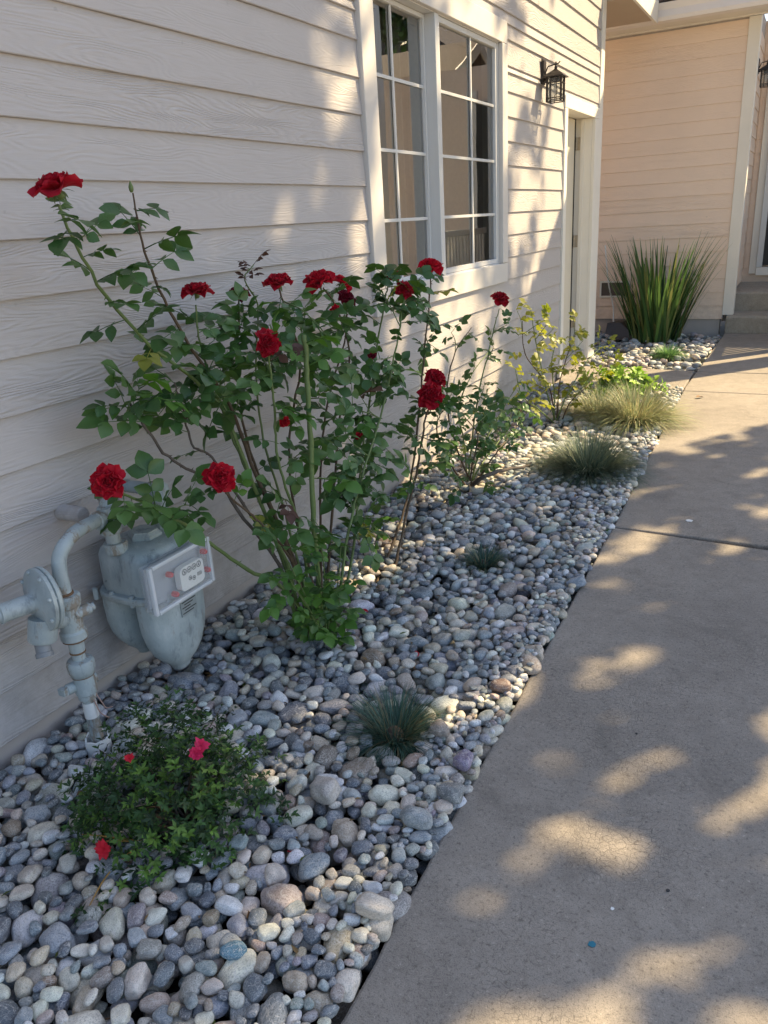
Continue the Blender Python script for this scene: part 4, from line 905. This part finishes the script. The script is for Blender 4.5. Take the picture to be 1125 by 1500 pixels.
for q in ((660, 700, .45), (700, 640, .5), (740, 660, .5), (675, 660, .45), (650, 670, .42), (720, 690, .5)): cluster(*q, .09, 4, 'g', .7, 1.0, r2, r2c)
r3b = atz(815, 618)
r3, r3c = small_rose(r3b, 'spindly sunlit rose bush with yellow green leaves near the door', [[(800, 570, .40), (785, 500, .40), (778, 455, .40)], [(820, 560, .44), (835, 510, .46), (845, 485, .47)], [(830, 580, .5), (860, 530, .5), (885, 505, .5)], [(805, 570, .36), (770, 520, .34), (765, 470, .34)], [(812, 580, .42), (808, 530, .42), (815, 500, .42)], [(835, 590, .52), (865, 560, .54), (900, 515, .56)], [(790, 600, .40), (765, 580, .40), (755, 540, .40)]], 6, 's', .9, (), 33)

# ------------------------------------------------------------------ low plants as massed blades and leaves
def blades(name, base, n, rad, hgt, w, cols, label, cat, lean=(0.1, 1.1), droop=.5, seg=5, base_r=.3, thing_name=None, dead=None):
    r = np.random.default_rng(sum(map(ord, name)) % 1000 + int(base[1] * 100)); V = []; F = []; C = []; nb = 0
    for i in range(n):
        az = r.uniform(0, 2 * math.pi); tilt = lean[0] + (lean[1] - lean[0]) * math.sqrt(r.uniform()); L = hgt * r.uniform(.65, 1.15) * (1 + .25 * tilt)
        rr = rad * base_r * math.sqrt(r.uniform()); p = np.array([math.cos(az) * rr, math.sin(az) * rr, -.01]); az2 = az + r.normal(0, .35); d = np.array([math.cos(az2), math.sin(az2)]); side = np.array([-d[1], d[0], 0]); ang = tilt; ww = w * r.uniform(.7, 1.25)
        row = []
        for k in range(seg + 1):
            t = k / seg; q = ww * .5 * (1 - t ** 2.2) + ww * .03; tw = side * q
            row += [p - tw, p + tw]
            p = p + np.array([d[0] * math.sin(ang), d[1] * math.sin(ang), math.cos(ang)]) * L / seg; ang += droop * (.4 + tilt) / seg * (0.5 + t)
        V += row; F += [(nb + 2 * k, nb + 2 * k + 1, nb + 2 * k + 3, nb + 2 * k + 2) for k in range(seg)]; nb += len(row)
        c = np.array(cols[r.integers(len(cols))]) * r.uniform(.7, 1.3)
        C += [np.append(c, 1)] * len(row)
    me = np_mesh('foliage', np.array(V), np.array(F), MATTRB, np.array(C), True)
    t = thing(name, label, cat, base); o = link('foliage', me, None, t); tag(o, kind='stuff'); 
    MB().lathe(Vector(base) + Vector((0, 0, -.05)), (0, 0, 1), [(rad * base_r * .9, 0), (rad * base_r * .8, .05), (rad * base_r * .3, .075)], 10).build('crown_base', MSOIL, t, smooth=True)
    return t
BF = [(.05, .115, .09), (.07, .15, .115), (.035, .09, .065), (.10, .17, .13), (.06, .12, .08), (.04, .10, .075), (.24, .21, .12)]; OF = [(.12, .17, .11), (.09, .14, .10), (.18, .22, .14), (.07, .11, .075), (.24, .26, .16)]; SF = [(.42, .37, .19), (.30, .33, .16), (.50, .46, .27), (.20, .24, .11), (.34, .40, .22)]
p = atz(578, 1082); blades('fescue_tuft', (p.x, p.y, .012), 1000, .145, .13, .0022, BF, 'blue green fescue tuft among stones nearest the camera', 'grass tuft', (.05, 1.25), .7)
p = atz(708, 832); blades('fescue_tuft', (p.x, p.y, .012), 600, .12, .10, .0026, BF, 'smaller blue green fescue tuft in the middle of the stones', 'grass tuft', (.05, 1.25), .7)
p = atz(862, 695); blades('fescue_clump', (p.x, p.y, .0), 3000, .28, .27, .0032, OF, 'rounded olive fescue clump just before the sunlit straw clump', 'grass clump', (.02, 1.3), .9)
p = atz(930, 622); blades('fescue_clump', (p.x, p.y, .0), 2300, .32, .31, .0036, SF, 'straw coloured grass clump spilling onto the path edge', 'grass clump', (.02, 1.2), 1.0)
p = atz(878, 610); blades('fescue_clump', (p.x, p.y, .0), 1200, .26, .28, .0034, SF, 'small straw coloured clump left of the bigger one', 'grass clump', (.05, 1.3), 1.1)
p = atz(978, 522); blades('green_tuft', (p.x, p.y, .0), 700, .2, .13, .006, [(.16, .30, .10), (.22, .38, .13), (.12, .24, .09)], 'small bright mint green tuft on the far stones', 'grass tuft', (.05, 1.3), .8)
p = Vector((.46, 9.2, -.01)); blades('strap_leaf_plant', tuple(p), 230, .42, 1.0, .026, [(.075, .15, .04), (.11, .20, .05), (.045, .10, .03), (.20, .22, .07)], 'tall dark green strap leaved plant before the peach wall', 'plant', (.02, .43), .42, 8, .62)
blades('weed', tuple(atz(884, 778, .0)), 40, .03, .035, .005, [(.16, .3, .05), (.25, .36, .07)], 'tiny green weed at the edge of the path', 'weed', (.2, 1.2), .5)

def leafy(name, label, cat, base, cen, rad, n, size_, cols, seed, whorl=6, extra=(), fill_in=.35, wd=.19, nzk=.6):
    r = np.random.default_rng(seed); V = []; F = []; C = []; nb = 0; base = Vector(base); tips = []
    for i in range(n):
        while True:
            q = r.uniform(-1, 1, 3); l = np.linalg.norm(q)
            if l < 1 and (l > .55 or r.uniform() < fill_in): break
        nz = nzk * noise.noise(Vector(q) * 2.3 + Vector((seed, 0, 0))); q = q * (1 + nz)
        c = np.array(cen) + q * np.array(rad)
        if c[2] < .005: continue
        ax = q / max(l, .1) * .6 + np.array([0.1, 0, .8]) + r.normal(0, .3, 3); tips.append((c, ax))
    for e in extra: tips.append((np.array(e), r.normal(0, .4, 3) + np.array([-.2, -.4, .7])))
    for c, ax in tips:
        ax = Vector(ax).normalized(); _, u, v = frame_of(ax); col = np.array(cols[r.integers(len(cols))]) * r.uniform(.7, 1.35)
        for k in range(whorl):
            a = k * 2.4 + r.uniform(-.3, .3); el = r.uniform(.05, .9); d = (u * math.cos(a) + v * math.sin(a)) * math.cos(el) + ax * math.sin(el); L = size_ * r.uniform(.7, 1.25); sd_ = d.cross(ax)
            if sd_.length < 1e-3: continue
            sd_.normalize(); nn = sd_.cross(d); p0 = Vector(c) - ax * (.010 * (k % 3)); w = L * wd
            V += [p0, p0 + d * L * .5 - sd_ * w + nn * w * .35, p0 + d * L * .55 , p0 + d * L * .5 + sd_ * w + nn * w * .35, p0 + d * L - nn * L * .12]
            F += [(nb, nb + 1, nb + 2), (nb, nb + 2, nb + 3), (nb + 1, nb + 4, nb + 2), (nb + 2, nb + 4, nb + 3)]; nb += 5; C += [np.append(col * r.uniform(.85, 1.15), 1)] * 5
    t = thing(name, label, cat, base); V = np.array([tuple(p) for p in V]) - np.array(base)
    tag(link('foliage', np_mesh('foliage', V, np.array(F), MATTR, np.array(C), True), None, t), kind='stuff')
    for i in range(34):
        c, _ = tips[int(r.integers(len(tips)))]; e = Vector(c); b0 = base + Vector((r.normal(0, .02), r.normal(0, .02), 0)); m_ = b0.lerp(e, .5) + Vector((r.normal(0, .02), r.normal(0, .02), .02))
        MB().tube(spline([b0, m_, e], 8), [.004 - .0033 * j / 8 for j in range(9)], 6).build('branch', MCANEB if i % 3 else MWOOD, t, smooth=True)
    return t
az_c = Vector((.60, 1.12, .10)); 
AZC = [(.024, .062, .016), (.034, .085, .02), (.018, .044, .014), (.046, .105, .024), (.10, .19, .03)]
az = leafy('azalea_shrub', 'low dark green azalea shrub with pink flowers in front of the meter', 'shrub', (.62, 1.10, 0), az_c, (.235, .25, .165), 1250, .0195, AZC, 5, 7, [tuple(atz(x_, y_, .04)) for x_, y_ in ((150, 1235), (110, 1240), (128, 1215), (95, 1245), (145, 1250), (172, 1270), (120, 1335), (130, 1340), (115, 1340), (165, 1225))])
for (px, py, z) in ((140, 1235, .05), (118, 1222, .06), (125, 1338, .02)):
    MB().tube(spline([Vector((.60, 1.0, .03)), Vector((.58, .98, .05)).lerp(atz(px, py, z), .5), atz(px, py, z)], 8), [.003 - .0018 * j / 8 for j in range(9)], 6).build('branch', m_plain('ochre_twig', (.4, .22, .05), .6), az, smooth=True)
def small_flower(parent, p, s_, mat, seed):
    r = random.Random(seed); b = MB()
    for k in range(14):
        a = k * 2.4; d = Vector((math.cos(a), math.sin(a), .15 + .1 * k)); leaflet(b, Vector((0, 0, 0)), d, (r.uniform(-.4, .4), r.uniform(-.4, .4), 1), s_ * r.uniform(.6, 1.0), s_ * r.uniform(.5, .75), r.uniform(-.3, .5), r.uniform(-.4, .5))
    me = b.mesh('flower', mat, smooth=True, fix=False); o = link('flower', me, None, parent, Vector(p) - world_loc(parent)); o.rotation_euler = Vector((.6, -.7, .6)).to_track_quat('Z', 'Y').to_euler()
def on_shrub(px, py):
    d = np.array(ray(px, py)); rr = np.array([.235, .25, .165]) * .97; o = (CAM - np.array(az_c)) / rr; e = d / rr; A_, B_, C_ = e @ e, 2 * o @ e, o @ o - 1; D_ = max(0, B_ * B_ - 4 * A_ * C_); t = (-B_ - math.sqrt(D_)) / (2 * A_) - .02; return Vector(CAM + d * t)
def along(px, py, dist): d = Vector(ray(px, py)); return Vector(CAM) + d * dist
small_flower(az, on_shrub(294, 1092), .026, MPINK, 1); small_flower(az, on_shrub(287, 1104), .022, MPINK, 4); small_flower(az, atz(152, 1243, .09), .026, MRED2, 2); small_flower(az, on_shrub(190, 1110), .014, MRED2, 3)
gp = atz(912, 580); leafy('green_groundcover', 'bright lime green leafy plant behind the straw coloured grass', 'plant', (gp.x, gp.y, 0), Vector((gp.x - .02, gp.y + .02, .08)), (.28, .24, .17), 170, .062, [(.24, .38, .045), (.30, .46, .06), (.17, .30, .035)], 8, 6, wd=.28)

# dry leaves on the path and among stones
for i, (px, py, lab) in enumerate([(1020, 582, 'curled dry leaf on the sunny path near the joint'), (600, 975, 'dry brown leaf among stones beside the big rose bush')]):
    p = atz(px, py, .012); b = MB(); leaflet(b, Vector(p), (.6, .8 - i, .1), (.1, .1, 1), .07 if i == 0 else .05, .035, .25, .5); b.stand('dry_leaf', MDRY, lab, 'leaf', tuple(p), smooth=True)

# ------------------------------------------------------------------ across the path: portico, garage, trees (seen in the window panes, and their shade)
SX, SY, SZ = 1.0, 1.1, 1.42
XG = 2.75
def uv(u, v, x=XG): return Vector((x, u + SY * x, v + SZ * x))
pt = thing('portico', 'gabled timber portico across the path whose shade falls beside the door', 'portico', (XG, 9.5, 0))
ra = uv(5.15, .22); pk = uv(9.2, 3.18); re_ = Vector((XG, pk.y + (pk.y - ra.y), ra.z))
MB().prism([ra, pk, re_, re_ - Vector((0, 0, .14)), pk - Vector((0, 0, .14)), ra - Vector((0, 0, .14))], (.9, 0, 0)).build('roof', MSHING, pt)
zb = uv(0, .53).z
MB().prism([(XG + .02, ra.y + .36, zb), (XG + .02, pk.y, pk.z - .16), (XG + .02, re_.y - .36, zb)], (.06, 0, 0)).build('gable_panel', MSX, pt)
for y in (uv(6.02, 0).y + .0, re_.y - 1.2):
    MB().box(XG + .0, XG + .24, y, y + .33, -.1, zb - .002 + .4).build('post', MT, pt, bevel=.006)
MB().box(XG + .0, XG + .2, ra.y + .3, re_.y - .3, zb - .25, zb - .003).build('beam', MT, pt, bevel=.006)
y0 = uv(6.4, 0, XG).y
rl = thing('porch_railing', 'white porch railing across the path casting striped shade by the steps', 'railing', (2.05, 9.8, 0))
yr0 = 8.95
for z in (.12, 1.18): MB().box(2.02, 2.08, yr0, yr0 + 1.7, z, z + .07).build('rail', MTW, rl, bevel=.004)
for i in range(15): MB().box(2.03, 2.07, yr0 + .03 + i * .11, yr0 + .075 + i * .11, .192, 1.178).build('baluster', MTW, rl)
MB().box(2.0, 2.10, yr0 - .12, yr0 - .002, -.1, 1.4).build('post', MTW, rl, bevel=.004)
MSG = m_siding('garage_siding', (0.80, 0.66, 0.52), 'Y')
ga = thing('garage', 'lap sided garage with a shingled gable roof reflected in the window', 'garage', (4.2, 13.5, 0))
gw = MB().prism([(4.2, 11.3, -.12), (4.2, 11.3, 2.15), (4.2, 15.3, 4.25), (4.2, 19.3, 2.15), (4.2, 19.3, -.12)], (6, 0, 0)).build('wall', MFOUND, ga)
for k in range(27):
    z = .0 + LAP * k; e = 0 if z + LAP < 2.1 else (z + LAP - 2.1) * 4 / 2.1
    if 11.32 + e < 19.2 - e: board(11.32 + e, 19.28 - e, z, LAP, lambda l, o, zz: (4.199 - o, l, zz), .5).build('siding_board', MSG, ga)
for s_ in (0, 1):
    P = [(3.85, 10.75, 1.90), (3.85, 15.3, 4.29), (3.85, 15.3, 4.42), (3.85, 10.75, 2.03)]
    if s_: P = [(x, 30.6 - y, z) for x, y, z in P]
    MB().prism(P, (6.5, 0, 0)).build('roof', MSHING, ga); MB().prism([(3.82, y, z - (.08 if i < 2 else 0)) for i, (x, y, z) in enumerate(P)], (.028, 0, 0)).build('rake_board', MT, ga)
hb = thing('back_house', 'taller shingled house behind the garage reflected in the upper panes', 'house', (7, 19, 0))
MB().box(6.8, 13, 20.2, 34, -.12, 5.0).build('wall', MSX, hb); MB().prism([(6.3, 19.8, 4.98), (13.4, 19.8, 4.98), (13.4, 19.8, 5.12), (9.8, 19.8, 7.6), (6.3, 19.8, 5.25)], (0, 14.6, 0)).build('roof', MSHING, hb); MB().box(6.2, 6.298, 19.8, 34.4, 4.93, 5.25).build('fascia', MT, hb)

def canopy_mesh(P, size_, cols, seed):
    r = np.random.default_rng(seed); n = len(P); a = r.normal(size=(n, 3)); a /= np.linalg.norm(a, axis=1)[:, None]; a[:, 2] += .3; t = r.normal(size=(n, 3)); t -= a * (t * a).sum(1)[:, None] / (a * a).sum(1)[:, None]; t /= np.linalg.norm(t, axis=1)[:, None]; s_ = np.cross(a, t); s_ /= np.linalg.norm(s_, axis=1)[:, None]
    L = size_ * r.uniform(.7, 1.3, n)[:, None]; w = L * .34
    V = np.stack([P - t * L * .5, P - s_ * w, P + t * L * .5, P + s_ * w], 1).reshape(-1, 3); F = np.arange(4 * n).reshape(n, 4); c = np.array(cols)[r.integers(len(cols), size=n)] * r.uniform(.7, 1.3, n)[:, None]; C = np.repeat(np.c_[c, np.ones(n)], 4, 0); return V, F, C
def val_noise(u, v, sc, seed):
    r = np.random.default_rng(seed); G = r.uniform(size=(128, 128)); x = (u * sc + 40) ; y = (v * sc + 40); i = np.floor(x).astype(int); j = np.floor(y).astype(int); fx = x - i; fy = y - j; fx = fx * fx * (3 - 2 * fx); fy = fy * fy * (3 - 2 * fy); g_ = lambda a, b_: G[a % 128, b_ % 128]
    return (g_(i, j) * (1 - fx) + g_(i + 1, j) * fx) * (1 - fy) + (g_(i, j + 1) * (1 - fx) + g_(i + 1, j + 1) * fx) * fy
def shade(u, v):
    """fraction of sun the tree takes, across its crown seen along the sun's rays"""
    D = np.full(u.shape, .86)
    ub = 3.2 + .22 * (-v - .7)
    D = np.where((v < -.3) & (u > ub), .0, D); D = np.where((v < -.3) & (u > ub - .5) & (u <= ub), .62, D)
    D = np.where((v < -1.3) & (u < ub - .4), np.where(u < .9, .66, .75), D)
    D = np.where((v >= -.3) & (u < 2.6), .985, D); D = np.where((v >= -.3) & (u >= 2.6) & (u < 3.4), .74, D); D = np.where((v >= -.3) & (u >= 3.4) & (u < 5.3), .5, D)
    D = np.where((v >= .9) & (u >= 5.3) & (u < 6.3), .26, D); D = np.where((v >= -.3) & (v < .9) & (u >= 4.0) & (u < 6.3), .2, D); D = np.where((u >= 6.3), 0.0, D)
    D = np.where((v > 2.0) & (u > 4.2), .15, D); return D
N = 90000; r = np.random.default_rng(11)
u = r.uniform(-1.9, 6.5, N); v = r.uniform(-3.7, 2.9, N); sl = r.uniform(4.4, 6.4, N)
nz = .42 * val_noise(u, v, 3.0, 3) + .40 * val_noise(u, v, 7.0, 4) + .18 * val_noise(u, v, 14.0, 6)
nz2 = .28 * val_noise(u, v, 3.6, 23) + .44 * val_noise(u, v, 6.5, 24) + .28 * val_noise(u, v, 13.0, 26)
nz = np.where(v < -1.1, nz2, nz)
q = np.argsort(np.argsort(nz)) / N
for m_ in (v < -1.1, v >= -1.1): q[m_] = np.argsort(np.argsort(nz[m_])) / m_.sum()
k = (q < shade(u, v)) | ((r.uniform(size=N) < .035) & (shade(u, v) > .3))  # crown leaves kept where shade should fall on wall and ground
P = np.c_[sl * SX, u[k][:, None] * 0 + (u + SY * sl)[:, None][k], (v + SZ * sl)[k]] if False else np.stack([sl[k], u[k] + SY * sl[k], v[k] + SZ * sl[k]], 1)
GC = [(.035, .08, .02), (.05, .11, .03), (.07, .13, .035)]
tr = thing('shade_tree', 'large leafy tree to the right with its crown shaped to dapple the path', 'tree', (8.2, 9.0, 0))
V, F, C = canopy_mesh(P, .115, GC, 3); tag(link('crown', np_mesh('crown', V - np.array([8.2, 9.0, 0]), F, MATTR, C, False), None, tr), kind='stuff')
MB().tube(spline([(8.2, 9.0, -.2), (8.0, 8.8, 2.5), (7.2, 8.3, 5), (6.0, 7.6, 7.5)], 16), [.26 - .012 * i for i in range(17)], 12).build('trunk', MBARK, tr, smooth=True)
for i in range(9):
    e = Vector(P[int(r.integers(len(P)))]); s0 = Vector((7.2 - .1 * i, 8.3 - .06 * i, 5.0 + .22 * i)); MB().tube(spline([s0, s0.lerp(e, .5) + Vector((0, 0, .4)), e], 10), [.07 - .0055 * j for j in range(11)], 7).build('limb', MBARK, tr, smooth=True)
def back_tree(loc, cen, rad, n, label):
    t = thing('tree', label, 'tree', loc); rr = np.random.default_rng(int(loc[1] * 10)); q = rr.normal(size=(n, 3)); q /= np.linalg.norm(q, axis=1)[:, None]; q *= rr.uniform(.3, 1, n)[:, None] ** .5; cl = rr.normal(size=(40, 3)); cl /= np.linalg.norm(cl, axis=1)[:, None]; cl *= rr.uniform(.5, 1, 40)[:, None]
    P = np.array(cen) + (cl[rr.integers(40, size=n)] * .9 + q * .34) * np.array(rad); V, F, C = canopy_mesh(P, .16, [(.05, .11, .025), (.08, .16, .03), (.035, .08, .02)], 5)
    tag(link('crown', np_mesh('crown', V - np.array(loc), F, MATTR, C, False), None, t), kind='stuff'); MB().tube(spline([loc, (loc[0] + .1, loc[1], cen[2] * .5), cen], 10), [.2 - .014 * i for i in range(11)], 10).build('trunk', MBARK, t, smooth=True)
back_tree((10.8, 19.4, -.1), (7.9, 18.2, 5.6), (1.3, 1.0, 1.2), 5000, 'green tree beyond the roofs reflected in the top left pane')
back_tree((16, 26, -.1), (16, 26, 6), (3, 3, 3), 5000, 'broad tree far behind the taller house')


# leaf litter and fallen petals on the stones
random.seed(77)
for i, (px, py, lab) in enumerate([(425, 1256, 'fallen red rose petal among the near stones'), (612, 975, 'fallen red petal on stones beside the big rose bush'), (540, 905, 'fallen dark petal near the foot of the rose bush')]):
    p = atz(px, py, .0); p.z = bed_z(p.x, p.y) + .014; b = MB(); leaflet(b, Vector(p), (random.uniform(-1, 1), random.uniform(-1, 1), .1), (.1, .1, 1), .024, .020, -.3, .3); b.stand('petal', MPET, lab, 'petal', tuple(p), smooth=True)
V = []; F = []; C = []; nb = 0
for i in range(240):
    y = random.choice((random.gauss(2.1, .3), random.gauss(1.2, .25), random.uniform(.6, 6.4), random.gauss(3.8, .4))); x = random.uniform(.04, 1.15)
    if not (.4 < y < 6.45): continue
    z = bed_z(x, y) + random.uniform(.004, .018); a = random.uniform(0, 6.28); L = random.uniform(.008, .022); d = np.array([math.cos(a), math.sin(a), random.uniform(-.3, .3)]) * L; sd_ = np.array([-math.sin(a), math.cos(a), random.uniform(-.2, .2)]) * L * .3; c = np.array([x, y, z])
    V += [c - d, c - sd_ + [0, 0, .002], c + d, c + sd_ + [0, 0, .002]]; F.append([nb, nb + 1, nb + 2, nb + 3]); nb += 4; C += [np.append(np.array(random.choice([(.16, .09, .04), (.24, .15, .06), (.10, .06, .03), (.10, .13, .03)])) * random.uniform(.7, 1.3), 1)] * 4
tag(link('leaf_litter', np_mesh('leaf_litter', np.array(V), np.array(F), MATTR, np.array(C), False), None, None), 'scattered bits of dry leaf lying on the stones', 'leaf litter', None, 'stuff')
